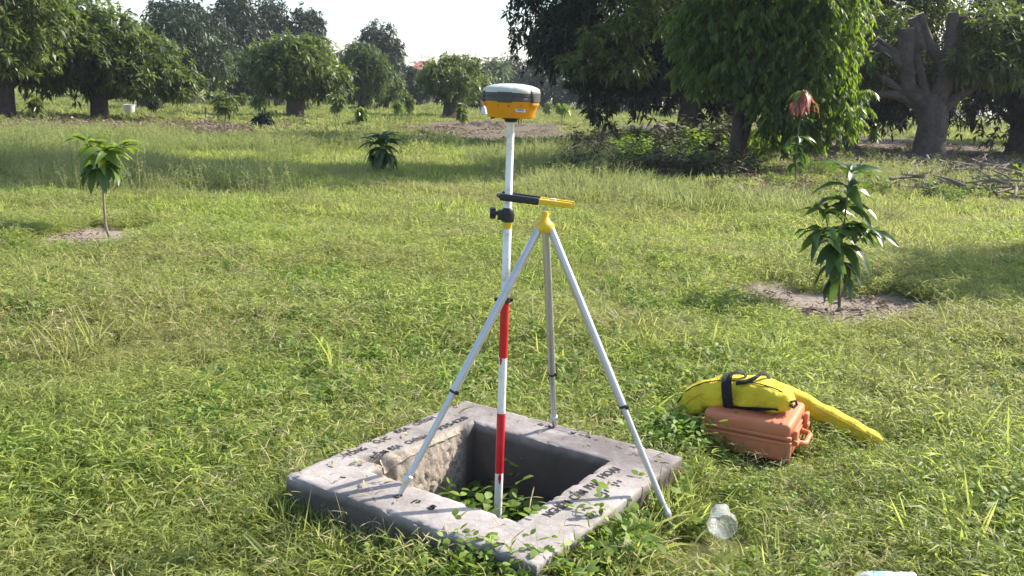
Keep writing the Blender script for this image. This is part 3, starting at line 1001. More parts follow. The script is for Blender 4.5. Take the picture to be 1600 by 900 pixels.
def bark_mat(name, c0, c1):
    m, n, out = mat(name)
    t = texnoise(n, 6, 10, 0.7, dist=0.8)
    t2 = texnoise(n, 2.0, 6, 0.6)
    col = ramp(n, [(0.3, c0), (0.7, c1)], t.outputs['Fac']).outputs[0]
    col = mix(n, col, tuple(x * 0.55 for x in c0), ramp(n, [(0.5, g3(0)), (0.7, g3(0.7))], t2.outputs['Fac']).outputs[0])
    b = N(n, 'BsdfPrincipled')
    L(n, col, b.inputs['Base Color'])
    b.inputs['Roughness'].default_value = 0.9
    b.inputs['Specular IOR Level'].default_value = 0.2
    bp = N(n, 'Bump')
    bp.inputs['Strength'].default_value = 0.9
    bp.inputs['Distance'].default_value = 0.05
    L(n, t.outputs['Fac'], bp.inputs['Height'])
    L(n, bp.outputs[0], b.inputs['Normal'])
    L(n, b.outputs[0], out.inputs[0])
    return m
M['bark'] = bark_mat('mango_bark', (0.038, 0.030, 0.026), (0.09, 0.072, 0.062))
M['bark_pale'] = bark_mat('pale_bark', (0.062, 0.049, 0.044), (0.138, 0.112, 0.102))
M['cut_wood'] = plain('cut_wood', (0.45, 0.36, 0.26), 0.85, var=0.3)
M['stem'] = bark_mat('young_stem', (0.22, 0.175, 0.12), (0.38, 0.31, 0.22))
M['green_stem'] = plain('green_stem', (0.12, 0.13, 0.06), 0.6, var=0.3)

def leaves_np(P, D, Ln, Wd, droop, tint, segs=2):
    """arrays of leaves: base P, unit direction D, length, width, droop -> verts, faces, tint"""
    n = len(P)
    up = np.array([0, 0, 1.0])
    S = np.cross(D, up)
    S /= np.maximum(1e-6, np.linalg.norm(S, axis=1))[:, None]
    tw = rng.normal(0, 0.5, n)
    Nn = np.cross(S, D)
    S2 = S * np.cos(tw)[:, None] + Nn * np.sin(tw)[:, None]
    if segs == 2:
        ts = [0.0, 0.45, 1.0]
    else:
        ts = [0.0, 0.3, 0.68, 1.0]
    def pt(t):
        q = P + D * (Ln * t)[:, None]
        q[:, 2] -= droop * Ln * t * t
        return q
    if segs == 2:
        m = pt(np.full(n, 0.45))
        V = np.stack([P, m - S2 * (Wd / 2)[:, None], m + S2 * (Wd / 2)[:, None], pt(np.ones(n))], 1).reshape(-1, 3)
        b = np.arange(n) * 4
        F = np.concatenate([np.stack([b, b + 1, b + 2], 1), np.stack([b + 1, b + 3, b + 2], 1)])
        return V, F, np.repeat(tint, 4)
    m1, m2 = pt(np.full(n, 0.3)), pt(np.full(n, 0.68))
    V = np.stack([P, m1 - S2 * (Wd * .45)[:, None], m1 + S2 * (Wd * .45)[:, None], m2 - S2 * (Wd * .42)[:, None], m2 + S2 * (Wd * .42)[:, None], pt(np.ones(n))], 1).reshape(-1, 3)
    b = np.arange(n) * 6
    F = np.concatenate([np.stack([b, b + 1, b + 2], 1), np.stack([b + 1, b + 3, b + 4], 1), np.stack([b + 1, b + 4, b + 2], 1), np.stack([b + 3, b + 5, b + 4], 1)])
    return V, F, np.repeat(tint, 6)
def unit(a):
    return a / np.maximum(1e-9, np.linalg.norm(a, axis=1))[:, None]
def crown(name, lobes, n, leaf, width, per, m, parent, droop=0.36, segs=2, shell=0.30, core=0.16, tlo=0.0, thi=1.0, spread=(35, 100), holes=0.0, seed=0, zmin=None):
    """lobes (x,y,z,rx,ry,rz) relative to the tree base. Whorls of leaves fill the outer shell of each lobe, some inside."""
    global rng
    rng = np.random.default_rng(seed + 11)
    Lb = np.array(lobes, float)
    area = (Lb[:, 3] * Lb[:, 4] + Lb[:, 3] * Lb[:, 5] + Lb[:, 4] * Lb[:, 5])
    k = rng.choice(len(Lb), size=n, p=area / area.sum())
    d = unit(rng.normal(size=(n, 3)))
    r = 1.02 - shell * np.abs(rng.normal(0, 0.8, n))
    r = np.where(rng.random(n) < core, rng.uniform(0.3, 0.8, n), r)
    # uneven outline: clumps that stick out or fall back
    a = np.arctan2(d[:, 1], d[:, 0])
    ph = rng.uniform(0, 6.28, (len(Lb), 3))[k]
    bump = 0.10 * np.sin(3 * a + ph[:, 0]) * np.cos(3 * d[:, 2] + ph[:, 1]) + 0.10 * np.sin(7 * a + ph[:, 1] + 5 * d[:, 2]) + 0.07 * np.sin(13 * a + 9 * d[:, 2] + ph[:, 2])
    r = r * (1 + bump)
    P = Lb[k, :3] + d * r[:, None] * Lb[k, 3:6]
    keep = np.ones(n, bool)
    if holes > 0:
        hs = np.array([mnoise.noise(Vector(p) * (1.0 / max(0.5, area.mean() ** .5 * 0.28))) for p in P])
        keep &= hs > (-0.55 + holes)
    if zmin is not None:
        keep &= P[:, 2] > zmin
    P, d, k = P[keep], d[keep], k[keep]
    n = len(P)
    ax = unit(d * np.array([1, 1, 0.7]) + rng.normal(0, 0.35, (n, 3)) + np.array([0, 0, 0.25]))
    wt = np.clip(rng.beta(1.5, 2.2, n) * (thi - tlo) + tlo, 0, 1)
    # leaves of each whorl
    a0 = rng.uniform(0, 6.28, n)
    AX = np.repeat(ax, per, 0)
    PP = np.repeat(P, per, 0)
    ref = unit(np.cross(AX, np.array([0.31, 0.17, 0.93])))
    ref2 = np.cross(AX, ref)
    an = np.repeat(a0, per) + np.tile(np.arange(per) * 2.399, n) + rng.normal(0, 0.25, n * per)
    el = np.radians(rng.uniform(spread[0], spread[1], n * per))
    D = AX * np.cos(el)[:, None] + (ref * np.cos(an)[:, None] + ref2 * np.sin(an)[:, None]) * np.sin(el)[:, None]
    D[:, 2] -= droop * 0.35
    D = unit(D)
    ln = leaf * rng.uniform(0.6, 1.2, n * per)
    V, F, T = leaves_np(PP - AX * rng.uniform(0, leaf * .35, n * per)[:, None], D, ln, width * ln / leaf * rng.uniform(.8, 1.2, n * per), droop * rng.uniform(.4, 1.2, n * per), np.clip(np.repeat(wt, per) + rng.normal(0, 0.1, n * per), 0, 1), segs)
    me = np_mesh(name, V, F, T)
    return link(name, me, m, parent, smooth=False)
def trunk_with_limbs(h, r, tips, m, parent, lean=(0, 0), flare=1.35):
    mb = MB()
    top = Vector((lean[0], lean[1], h))
    mb.tube([(0, 0, -0.15), (0, 0, 0.02), (lean[0] * .1, lean[1] * .1, 0.12 * h), (lean[0] * .4, lean[1] * .4, .5 * h), top], [r * flare * 1.15, r * flare, r * 1.1, r * .97, r * 1.02], 12, wob=0.22)
    for i, t in enumerate(tips):
        t = Vector(t)
        st = top + Vector((t.x * .04, t.y * .04, -0.12 * h))
        mid_ = st.lerp(t, 0.5) + Vector((t.x * .08, t.y * .08, -0.10 * (t.z - h)))
        limb(mb, [st, st.lerp(mid_, .5), mid_, t], r * 0.55, r * 0.10)
    return mb.build('trunk', m, parent)
def mango(label, px, py, dist, h, rad, seed, n=900, mat_='mango_leaf', leaf=0.30, width=0.07, per=9, trunk=(0.9, 0.28), skirt=0.25, group=None, name='mango_tree', squash=1.0, lobes=None, off=(0, 0), thi=1.0, holes=0.25, bark='bark', segs=2, shell=.3, core=.2):
    """a rounded orchard tree: trunk foot at the picture point, crown of several lobes"""
    b = at(px, py)
    if dist is not None:
        q = ray(px, py)
        b = Vector((q[0] / q[1] * dist, dist, 0))
    t = thing(name, label, 'tree', b, 0, group)
    r = random.Random(seed)
    if lobes is None:
        lobes = []
        z0 = h * skirt
        hz = (h - z0)
        lobes.append((off[0], off[1], z0 + hz * .5, rad * .78, rad * .78, hz * .50))
        K = 7
        for i in range(K):
            a = 6.283 * i / K + r.uniform(-.3, .3)
            q = rad * r.uniform(.50, .66)
            lobes.append((off[0] + q * math.cos(a), off[1] + q * math.sin(a), z0 + hz * r.uniform(.25, .55), rad * r.uniform(.36, .5), rad * r.uniform(.36, .5), hz * r.uniform(.24, .36)))
        for i in range(4):
            a = 6.283 * i / 4 + r.uniform(-.5, .5)
            q = rad * r.uniform(.2, .42)
            lobes.append((off[0] + q * math.cos(a), off[1] + q * math.sin(a), z0 + hz * r.uniform(.62, .80), rad * r.uniform(.34, .45), rad * r.uniform(.34, .45), hz * r.uniform(.18, .26)))
    tips = [(l[0] * .8, l[1] * .8, l[2]) for l in lobes[1:]][:9]
    trunk_with_limbs(trunk[0], trunk[1], tips, M[bark], t)
    crown('crown', lobes, n, leaf, width, per, M[mat_], t, seed=seed, thi=thi, holes=holes, segs=segs, shell=shell, core=core, zmin=0.12)
    return t
# --- orchard on the left
T2L = [(-.4, 0, 2.7, 2.3, 2.2, 1.7), (-.5, .2, 3.9, 1.5, 1.6, 1.15), (-2.0, .2, 2.6, 1.5, 1.5, 1.5), (-1.6, -.4, 3.6, 1.3, 1.2, 1.1), (1.0, -.5, 2.9, 1.5, 1.4, 1.25), (2.1, .1, 2.2, 1.5, 1.4, 1.15), (3.1, 0, 1.6, 1.0, 1.0, .8), (1.6, -1.0, 1.7, 1.2, 1.0, .75), (-1.2, -1.6, 1.9, 1.3, 1.0, .9), (.2, -1.8, 2.4, 1.4, 1.0, .9), (-.3, 1.6, 2.3, 1.8, 1.3, 1.2)]
mango('large mango tree cut by the left edge, thick trunk at its foot', 8, 190, 33.5, 6.6, 3.4, 1, n=3000, leaf=.30, width=.095, per=10, trunk=(1.2, .38), skirt=.15, off=(-.2, 0))
mango('broad mango tree beside the white bucket with low drooping crown', 157, 190, 36.5, 5.7, 3.6, 2, n=3600, lobes=T2L, leaf=.32, width=.10, per=10, trunk=(1.0, .33), skirt=.15, off=(.35, .3), thi=1.1)
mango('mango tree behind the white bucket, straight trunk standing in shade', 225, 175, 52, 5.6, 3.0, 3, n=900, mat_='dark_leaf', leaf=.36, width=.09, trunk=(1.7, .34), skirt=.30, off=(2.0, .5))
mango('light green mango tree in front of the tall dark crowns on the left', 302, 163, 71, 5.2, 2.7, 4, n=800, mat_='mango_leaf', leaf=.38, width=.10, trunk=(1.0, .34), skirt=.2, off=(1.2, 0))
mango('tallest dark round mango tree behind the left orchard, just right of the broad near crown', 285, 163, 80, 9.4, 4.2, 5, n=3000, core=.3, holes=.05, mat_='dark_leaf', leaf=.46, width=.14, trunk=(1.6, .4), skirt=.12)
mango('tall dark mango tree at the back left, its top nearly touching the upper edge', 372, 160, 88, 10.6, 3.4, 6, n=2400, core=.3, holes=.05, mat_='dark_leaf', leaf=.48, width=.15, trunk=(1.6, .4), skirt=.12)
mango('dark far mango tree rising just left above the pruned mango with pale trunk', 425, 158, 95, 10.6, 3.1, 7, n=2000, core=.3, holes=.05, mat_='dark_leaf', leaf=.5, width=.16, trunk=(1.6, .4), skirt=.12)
mango('dark far mango tree rising directly above the pruned mango with pale trunk', 480, 158, 96, 10.0, 2.9, 8, n=2000, core=.3, holes=.05, mat_='dark_leaf', leaf=.5, width=.16, trunk=(1.6, .4), skirt=.12)
mango('round pruned mango tree with pale thick trunk left of the centre of the field', 462, 187, 46, 4.15, 2.9, 9, n=2200, leaf=.34, width=.105, per=10, trunk=(1.25, .42), skirt=.24, bark='bark_pale')
mango('mango tree with dark trunk hidden behind the round pruned mango', 438, 169, 70, 4.6, 2.8, 10, n=700, mat_='dark_leaf', leaf=.38, width=.1, trunk=(1.4, .45), skirt=.3, off=(-.6, 0))
mango('olive green mango tree with smooth crown right of the round pruned mango', 566, 170, 66, 4.9, 2.3, 11, n=1700, mat_='olive_leaf', leaf=.34, width=.09, trunk=(.8, .3), skirt=.12)
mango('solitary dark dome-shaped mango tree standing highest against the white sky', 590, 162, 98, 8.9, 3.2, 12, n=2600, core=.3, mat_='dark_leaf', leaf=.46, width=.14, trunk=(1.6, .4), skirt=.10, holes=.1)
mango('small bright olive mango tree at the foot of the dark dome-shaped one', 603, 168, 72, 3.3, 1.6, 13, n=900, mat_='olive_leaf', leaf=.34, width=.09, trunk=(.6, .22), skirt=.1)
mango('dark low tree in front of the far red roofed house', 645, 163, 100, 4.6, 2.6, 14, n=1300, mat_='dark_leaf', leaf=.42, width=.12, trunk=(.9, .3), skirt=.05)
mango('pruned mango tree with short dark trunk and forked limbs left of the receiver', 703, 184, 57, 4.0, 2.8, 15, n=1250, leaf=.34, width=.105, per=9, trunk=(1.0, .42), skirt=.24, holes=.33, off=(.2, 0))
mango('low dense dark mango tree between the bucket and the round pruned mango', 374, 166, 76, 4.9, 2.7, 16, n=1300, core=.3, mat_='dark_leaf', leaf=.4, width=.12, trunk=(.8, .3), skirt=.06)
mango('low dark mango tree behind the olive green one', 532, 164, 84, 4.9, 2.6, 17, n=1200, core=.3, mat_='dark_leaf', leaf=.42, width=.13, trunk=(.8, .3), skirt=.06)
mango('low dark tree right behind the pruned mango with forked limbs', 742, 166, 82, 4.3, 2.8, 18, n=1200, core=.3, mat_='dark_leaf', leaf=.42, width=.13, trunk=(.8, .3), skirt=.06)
# --- far tree line as single trees
far = [(20, 120, 8.5, 5, 'far dark tree glimpsed behind the tree at the left edge'), (100, 125, 9.0, 5, 'far dark tree glimpsed behind the broad mango by the bucket'),
       (530, 130, 6.5, 4, 'far grey green tree in the gap left of the dark dome-shaped tree'), (720, 135, 6.8, 4, 'far hazy tree rising behind the pruned mango left of the receiver'),
       (800, 125, 7.0, 5, 'far hazy tree behind the receiver'), (850, 110, 6.5, 4, 'far dark tree right of the receiver under the big dark mango'),
       (905, 100, 6.0, 4, 'far tree in the gap under the big dark mango crown'), (965, 105, 6.5, 4, 'far tree seen through the big dark mango near its trunk'),
       (1290, 90, 7.5, 5, 'far dark tree behind the feathery tree at the right'), (1400, 80, 8.0, 5, 'far tree behind the stubs of the cut back mango'), (1010, 95, 7.0, 5, 'far dark tree behind the trunk of the big dark mango'), (1080, 88, 6.5, 5, 'far tree between the big dark mango and the feathery tree'), (1170, 85, 7.0, 5, 'far tree hidden behind the feathery tree'), (1520, 85, 8.5, 5, 'far tree near the top right corner')]
proto = None
for i, (px, d, h, r, lab) in enumerate(far):
    b = ray(px, 165)
    loc = Vector((b[0] / b[1] * d, d, 0))
    if proto is None:
        proto = mango(lab, px, 165, d, 7.0, 4.4, 40, n=1100, mat_='dark_leaf', leaf=.5, width=.15, per=8, trunk=(1.4, .35), skirt=.06, group='far trees behind the orchard', name='far_tree')
        proto.scale = (r / 4.4, r / 4.4, h / 7.0)
    else:
        t = proto.copy()
        C.objects.link(t)
        t['label'] = lab
        t.location = loc
        t.rotation_euler.z = i * 1.7
        t.scale = (r / 4.4, r / 4.4, h / 7.0)
        for ch in proto.children:
            c = ch.copy()
            C.objects.link(c)
            c.parent = t
# two feathery palms far behind
def palm(px, d, h, lab, seed):
    r = random.Random(seed)
    q = ray(px, 160)
    t = thing('palm_tree', lab, 'palm', (q[0] / q[1] * d, d, 0), 0, 'far palms')
    mb = MB(); mb.tube([(0, 0, 0), (.1, 0, h * .5), (.2, 0, h)], [.2, .16, .13], 8); mb.build('trunk', M['bark'], t)
    P, D, T = [], [], []
    for k in range(22):
        a, e = r.uniform(0, 6.28), r.uniform(-.3, 1.2)
        d0 = Vector((math.cos(a) * math.cos(e), math.sin(a) * math.cos(e), math.sin(e)))
        for j in range(26):
            u = j / 26
            p = Vector((.2, 0, h)) + d0 * 2.4 * u - Vector((0, 0, 1.3 * u * u))
            for s in (-1, 1):
                sd_ = d0.cross(Vector((0, 0, 1))).normalized() * s
                P.append(p); D.append((d0 * .6 + sd_ * .7 - Vector((0, 0, .5))).normalized()); T.append(r.uniform(.2, .8))
    V, F, TT = leaves_np(np.array(P), np.array(D), np.full(len(P), .55), np.full(len(P), .08), np.full(len(P), .4), np.array(T))
    link('crown', np_mesh('crown', V, F, TT), M['olive_leaf'], t, smooth=False)
palm(762, 125, 5.6, 'far grey palm just left of the receiver above the shrubs', 3)
palm(778, 118, 5.0, 'far grey palm nearest to the receiver on its left', 4)
# --- big dark mango right of the receiver: low skirts hang to the grass
bl_ = []
r_ = random.Random(5)
for (x, y, z, a, b, c) in ((-2.6, 0, 4.9, 2.6, 2.4, 2.4), (-4.7, .3, 4.6, 1.6, 1.8, 2.6), (-4.2, -.8, 6.6, 1.9, 1.9, 1.8), (0.3, .5, 5.6, 2.6, 2.4, 2.4), (-2.2, 0, 7.8, 3.2, 2.8, 1.8), (2.4, 1.0, 4.8, 2.0, 2.0, 2.4),
                           (-3.3, -1.2, 2.75, 1.3, 1.3, 1.15), (-1.9, -.6, 2.6, 1.1, 1.2, 1.0), (-3.0, -1.4, 1.6, .75, .8, 1.05), (-4.2, -.6, 3.3, 1.3, 1.2, 1.1), (1.6, -.6, 2.9, 1.3, 1.2, 1.2), (-.6, .9, 3.4, 1.6, 1.3, 1.1), (-1.0, 1.6, 2.1, 1.2, .9, 1.2), (1.2, 1.6, 2.0, 1.4, .9, 1.3), (-.3, -.9, 3.3, 1.1, .9, 1.0), (3.4, .5, 3.0, 1.6, 1.5, 1.5)):
    bl_.append((x, y, z, a, b, c))
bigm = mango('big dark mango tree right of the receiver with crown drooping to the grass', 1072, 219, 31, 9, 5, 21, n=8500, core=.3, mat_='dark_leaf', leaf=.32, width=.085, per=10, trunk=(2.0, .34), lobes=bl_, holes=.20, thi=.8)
# sunlit spray of lighter leaves out of its left side, sunlight put into their colour
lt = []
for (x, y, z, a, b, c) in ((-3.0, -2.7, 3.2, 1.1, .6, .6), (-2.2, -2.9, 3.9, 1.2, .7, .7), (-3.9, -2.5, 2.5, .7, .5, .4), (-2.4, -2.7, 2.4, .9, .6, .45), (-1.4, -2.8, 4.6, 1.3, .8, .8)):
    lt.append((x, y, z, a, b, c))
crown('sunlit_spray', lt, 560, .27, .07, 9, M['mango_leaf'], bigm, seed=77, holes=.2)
# --- feathery light tree: long hanging compound leaves
def feathery(label, b, lobes, n, seed):
    global rng
    rng = np.random.default_rng(seed)
    t = thing('feathery_tree', label, 'tree', b)
    mb = MB()
    mb.tube([(0, 0, -.1), (0, 0, .05), (.02, 0, 1.2), (-.05, .1, 2.6), (.1, .1, 6), (.1, .1, 11.5)], [.19, .155, .125, .11, .08, .03], 11, wob=.15)
    mb.tube([(.05, .03, .1), (.25, .05, 1.0), (.38, .1, 2.4), (.7, .2, 4.5), (1.1, .3, 7)], [.10, .085, .07, .055, .02], 9, wob=.15)
    for i in range(11):
        a = i * 2.4
        z = 1.9 + i * .5
        limb(mb, [(0, 0, z), (math.cos(a) * .7, math.sin(a) * .7, z + .5), (math.cos(a) * 1.7, math.sin(a) * 1.7, z + .8)], .05, .012, 6)
    mb.build('trunk', M['bark'], t)
    Lb = np.array(lobes, float)
    area = Lb[:, 3] * Lb[:, 5]
    k = rng.choice(len(Lb), size=n, p=area / area.sum())
    d = unit(rng.normal(size=(n, 3)))
    r = 1.0 - .32 * np.abs(rng.normal(0, .9, n))
    P = Lb[k, :3] + d * np.maximum(.1, r)[:, None] * Lb[k, 3:6]
    P = P[P[:, 2] > .5]
    n = len(P)
    per = 14
    az = np.arctan2(d[:n, 1], d[:n, 0]) + rng.normal(0, .7, n)
    hd = np.stack([np.cos(az), np.sin(az), np.zeros(n)], 1)
    wt = rng.beta(1.2, 2.8, n)
    PP, DD, LL, TT = [], [], [], []
    for j in range(per):
        u = (j // 2 + .5) / (per / 2)
        s = 1 if j % 2 else -1
        p = P + hd * (.20 * u)[..., None] if False else P + hd * (.20 * u)
        p[:, 2] -= .16 * u * u
        side = np.stack([-hd[:, 1], hd[:, 0], np.zeros(n)], 1) * s
        D = side * .42 + hd * .25
        D[:, 2] = -.85
        D = unit(D + rng.normal(0, .16, (n, 3)))
        PP.append(p); DD.append(D); LL.append(rng.uniform(.10, .19, n)); TT.append(np.clip(wt + rng.normal(0, .1, n), 0, 1))
    PP, DD, LL, TT = np.concatenate(PP), np.concatenate(DD), np.concatenate(LL), np.concatenate(TT)
    V, F, T = leaves_np(PP, DD, LL, LL * .32, np.full(len(LL), .15), TT)
    link('crown', np_mesh('crown', V, F, T), M['light_leaf'], t, smooth=False)
    return t
fb = at(1146, 268)
fl = [(.5, 0, 4.2, 2.0, 1.8, 1.5), (1.55, 0, 3.6, 1.1, 1.2, 1.9), (-.35, -.2, 3.5, 1.15, 1.2, 1.2), (1.0, -.4, 2.6, 1.1, 1.0, 1.0), (.6, 0, 6.4, 1.9, 1.8, 1.8), (2.1, .2, 5.3, 1.0, 1.1, 1.3), (-.9, 0, 5.3, 1.2, 1.2, 1.4), (.5, 0, 8.8, 2.7, 2.9, 2.0), (.2, 0, 11.4, 2.5, 2.8, 1.9), (-1.4, -.5, 9.8, 2.2, 2.4, 1.7),
      (1.5, -.3, 1.75, .9, .8, .95), (.75, -.5, 1.6, .7, .6, .75), (2.1, 0, 1.6, .7, .7, .9), (-.75, -.2, 2.3, .8, .8, .7), (-1.0, .1, 3.0, .8, .8, .8), (.2, -.5, 2.3, .8, .7, .8), (1.2, .2, .85, .8, .6, .5), (0.1, 0, 12.6, 1.4, 1.4, .9)]
feathery('tall feathery tree with bright hanging leaflets standing left of the cut back mango', fb, fl, 11500, 31)
# --- cut back mango with stubs
pt = thing('pruned_mango_tree', 'cut back mango tree with grey thick trunk and bare sawn limbs on the right', 'tree', at(1452, 256))
PB = pt.location.copy()
pd = PB.y
def pp(x, y, dd=0.0):
    return deep(x, y, pd + dd) - PB
mb = MB()
mb.tube([(0, 0, -.1), (0, 0, .06), pp(1452, 225), pp(1456, 195), pp(1455, 172), pp(1448, 150)], [.56, .48, .41, .38, .42, .30], 14, wob=.2)
mb.build('trunk', M['bark_pale'], pt)
def branch(pts, r0, r1, stub=True):
    mb = MB()
    Q = [pp(*p) for p in pts]
    limb(mb, Q, r0, r1, 11, .2)
    b = mb.build('branch', M['bark_pale'], pt)
    if stub:
        d = (Q[-1] - Q[-2]).normalized()
        mb = MB(); mb.tube([Q[-1] - d * .01, Q[-1] + d * .012], r1 * .97, 11); mb.build('sawn_end', M['cut_wood'], b)
branch([(1448, 170), (1420, 140), (1415, 100), (1417, 45)], .28, .205)
branch([(1422, 120), (1395, 92), (1368, 70)], .20, .10)
branch([(1425, 115), (1402, 85), (1370, 60)], .12, .06)
branch([(1452, 170), (1438, 120), (1430, 80), (1428, 50)], .16, .11)
branch([(1455, 168), (1475, 110), (1452, 70), (1436, 22)], .22, .125)
branch([(1440, 80), (1432, 50), (1426, 28)], .16, .14)
branch([(1460, 165), (1478, 110), (1487, 60), (1490, 20)], .22, .15)
branch([(1462, 165), (1490, 100), (1500, 60), (1505, 26)], .18, .135)
branch([(1465, 160), (1492, 105), (1510, 60), (1522, 36)], .22, .14)
branch([(1445, 172), (1400, 148), (1345, 148), (1305, 143)], .17, .09, False)
branch([(1440, 165), (1390, 130), (1360, 105), (1340, 95)], .16, .06, False)
branch([(1465, 180), (1500, 148), (1545, 126), (1610, 112)], .18, .09, False)
branch([(1540, 128), (1570, 122), (1600, 126)], .07, .04, False)
def ppl(x, y, dd, a, b, c):
    q = pp(x, y, dd)
    return (q.x, q.y, q.z, a, b, c)
cl_ = [ppl(1560, 60, 0, 1.2, 1.0, .8), ppl(1530, 95, -.4, .9, .8, .55), ppl(1590, 90, .2, 1.1, 1, .7), ppl(1480, 115, .6, .9, .8, .7), ppl(1600, 45, .4, 1.1, 1, .7), ppl(1345, 95, .3, .8, .7, .6), ppl(1560, 112, -.3, .8, .7, .4), ppl(1400, 105, .8, .7, .7, .6)]
cl_ += [ppl(1545, 40, .9, 1.2, .8, .8), ppl(1390, 60, 1.2, 1.1, .7, .9), ppl(1350, 130, .4, .8, .6, .4)]
crown('crown', cl_, 2200, .30, .075, 9, M['mango_leaf'], pt, seed=51, holes=.2, thi=.9)
# --- trees round the cut back mango
mango('mango tree with silvery crown behind the left stubs of the cut back mango', 1450, 212, 33, 8.4, 3.0, 22, off=(-1.9, 0), n=2800, mat_='mango_leaf', leaf=.30, width=.08, trunk=(1.8, .25), skirt=.36, holes=.25, thi=.8)
mango('dark mango tree whose low skirt hangs behind the feathery tree', 1330, 209, 35, 4.8, 2.6, 23, n=3000, core=.35, mat_='dark_leaf', leaf=.30, width=.08, trunk=(1.2, .25), skirt=.12)
mango('dark mango tree at the right edge with crown skirt low over sunlit grass', 1590, 210, 34, 7.6, 3.7, 24, n=4600, core=.35, mat_='dark_leaf', leaf=.30, width=.08, trunk=(1.2, .3), skirt=.07)
mango('dark mango tree filling the top right corner behind the others', 1590, 200, 46, 9.0, 3.4, 25, n=2200, mat_='dark_leaf', leaf=.36, width=.1, trunk=(2, .3), skirt=.2)
mango('mango tree standing behind the tall feathery tree at its right', 1255, 206, 40, 8.2, 3.6, 26, n=3000, core=.3, mat_='dark_leaf', leaf=.34, width=.09, trunk=(1.8, .3), skirt=.18)
mango('mango tree beyond the right edge whose shade covers the cut back mango', 1801, 215, 30.5, 8.4, 3.3, 28, n=1600, mat_='dark_leaf', leaf=.36, width=.1, trunk=(2, .3), skirt=.2)
# trees right of the picture whose shade falls on the lawn
mango('mango tree outside the right edge whose shade reaches the young sapling', 2250, 330, 10.5, 6.0, 2.3, 27, n=1000, leaf=.34, width=.09, trunk=(1.8, .25), skirt=.35, holes=.3)
# ------------------------------------------------------------------ young planted mangoes
def leaf_mesh(L_, W_, droop, fold, seed, nl=7):
    r = random.Random(seed)
    vs, fs = [], []
    for i in range(nl + 1):
        u = i / nl
        w = W_ / 2 * (math.sin(math.pi * min(1, (u * .96 + .02)) ** 0.85) ** 0.8 if 0 < u < 1 else 0.04)
        x = L_ * (u - .12 * droop * u * u)
        z = L_ * (0.10 * math.sin(u * 2.2) - droop * u * u)
        wv = 0.06 * W_ * math.sin(u * 14 + seed)
        for s in (-1, -0.5, 0, .5, 1):
            vs.append((x, s * w, z + fold * abs(s) * w + wv * s))
    for i in range(nl):
        for k in range(4):
            a = i * 5 + k
            fs.append((a, a + 1, a + 6, a + 5))
    me = bpy.data.meshes.new('leaf')
    me.from_pydata(vs, [], fs)
    at_ = me.attributes.new('tint', 'FLOAT', 'POINT')
    at_.data.foreach_set('value', np.full(len(vs), r.uniform(.2, .8), dtype=np.float32))
    me.shade_smooth()
    return me
LEAF = {}
def leaf_obj(kind, parent, p, az, pitch, size, roll=0.0):
    """kind: (material, droop class)"""
    if kind not in LEAF:
        m, dr = kind
        LEAF[kind] = []
        for s in range(3):
            me = leaf_mesh(1.0, .32, (dr + s * .12), .35, s + 1)
            me.materials.append(M[m])
            LEAF[kind].append(me)
    me = LEAF[kind][int(abs(az * 7.3 + p.z * 31)) % 3]
    o = bpy.data.objects.new('leaf', me)
    C.objects.link(o)
    o.parent = parent
    o.matrix_local = Matrix.Translation(p) @ Matrix.Rotation(az, 4, 'Z') @ Matrix.Rotation(-pitch, 4, 'Y') @ Matrix.Rotation(roll, 4, 'X') @ Matrix.Diagonal((size, size * random.uniform(.85, 1.2), size, 1))
    return o
def whorl(parent, p, n, L_, pitch, kind, seed, az0=None, spread=6.283, jit=.25):
    random.seed(seed)
    for i in range(n):
        a = (random.uniform(0, 6.28) if az0 is None else az0) + (i * 2.399 if spread > 6 else (i / max(1, n - 1) - .5) * spread) + random.uniform(-.2, .2)
        pi_ = pitch + random.uniform(-jit, jit)
        leaf_obj(kind, parent, p + Vector((math.cos(a), math.sin(a), 0)) * .01 + Vector((0, 0, random.uniform(-.03, .02))), a, pi_, L_ * random.uniform(.75, 1.15), random.uniform(-.5, .5))
# right sapling
sb = at(1312, 480, -0.04)
sr = thing('mango_sapling', 'young mango sapling with large dark drooping leaves on bare sandy soil at right', 'sapling', sb)
sdp = sb.y
def sp(x, y, dd=0):
    return deep(x, y, sdp + dd) - sb
mb = MB(); limb(mb, [(0, 0, -.03), sp(1312, 440), sp(1314, 390), sp(1320, 340), sp(1328, 268)], .014, .006, 8, .1)
limb(mb, [sp(1313, 400), sp(1335, 380, -.02), sp(1356, 360, -.05)], .006, .004, 6, .1)
limb(mb, [sp(1313, 395), sp(1296, 365, .03), sp(1289, 328, .05)], .006, .004, 6, .1)
limb(mb, [sp(1312, 420), sp(1300, 395, -.05), sp(1290, 368, -.09)], .006, .004, 6, .1)
mb.build('stem', M['green_stem'], sr)
K1, K2, K3 = ('sapling_leaf', .12), ('sapling_leaf', .38), ('sapling_leaf', .65)
whorl(sr, sp(1328, 268), 11, .27, .15, K1, 1)
whorl(sr, sp(1325, 292), 6, .27, .05, K2, 2)
whorl(sr, sp(1322, 318), 8, .28, .0, K2, 3)
whorl(sr, sp(1289, 328, .05), 10, .25, .1, K2, 4)
whorl(sr, sp(1290, 366, -.09), 11, .29, .05, K2, 5)
whorl(sr, sp(1356, 360, -.05), 8, .23, .2, K2, 6)
whorl(sr, sp(1315, 355), 12, .29, .0, K2, 7)
whorl(sr, sp(1313, 382, -.03), 11, .29, -.25, K2, 8)
whorl(sr, sp(1313, 405, -.03), 8, .28, -.5, K2, 9)
whorl(sr, sp(1313, 430, -.02), 6, .22, -.7, K2, 10)
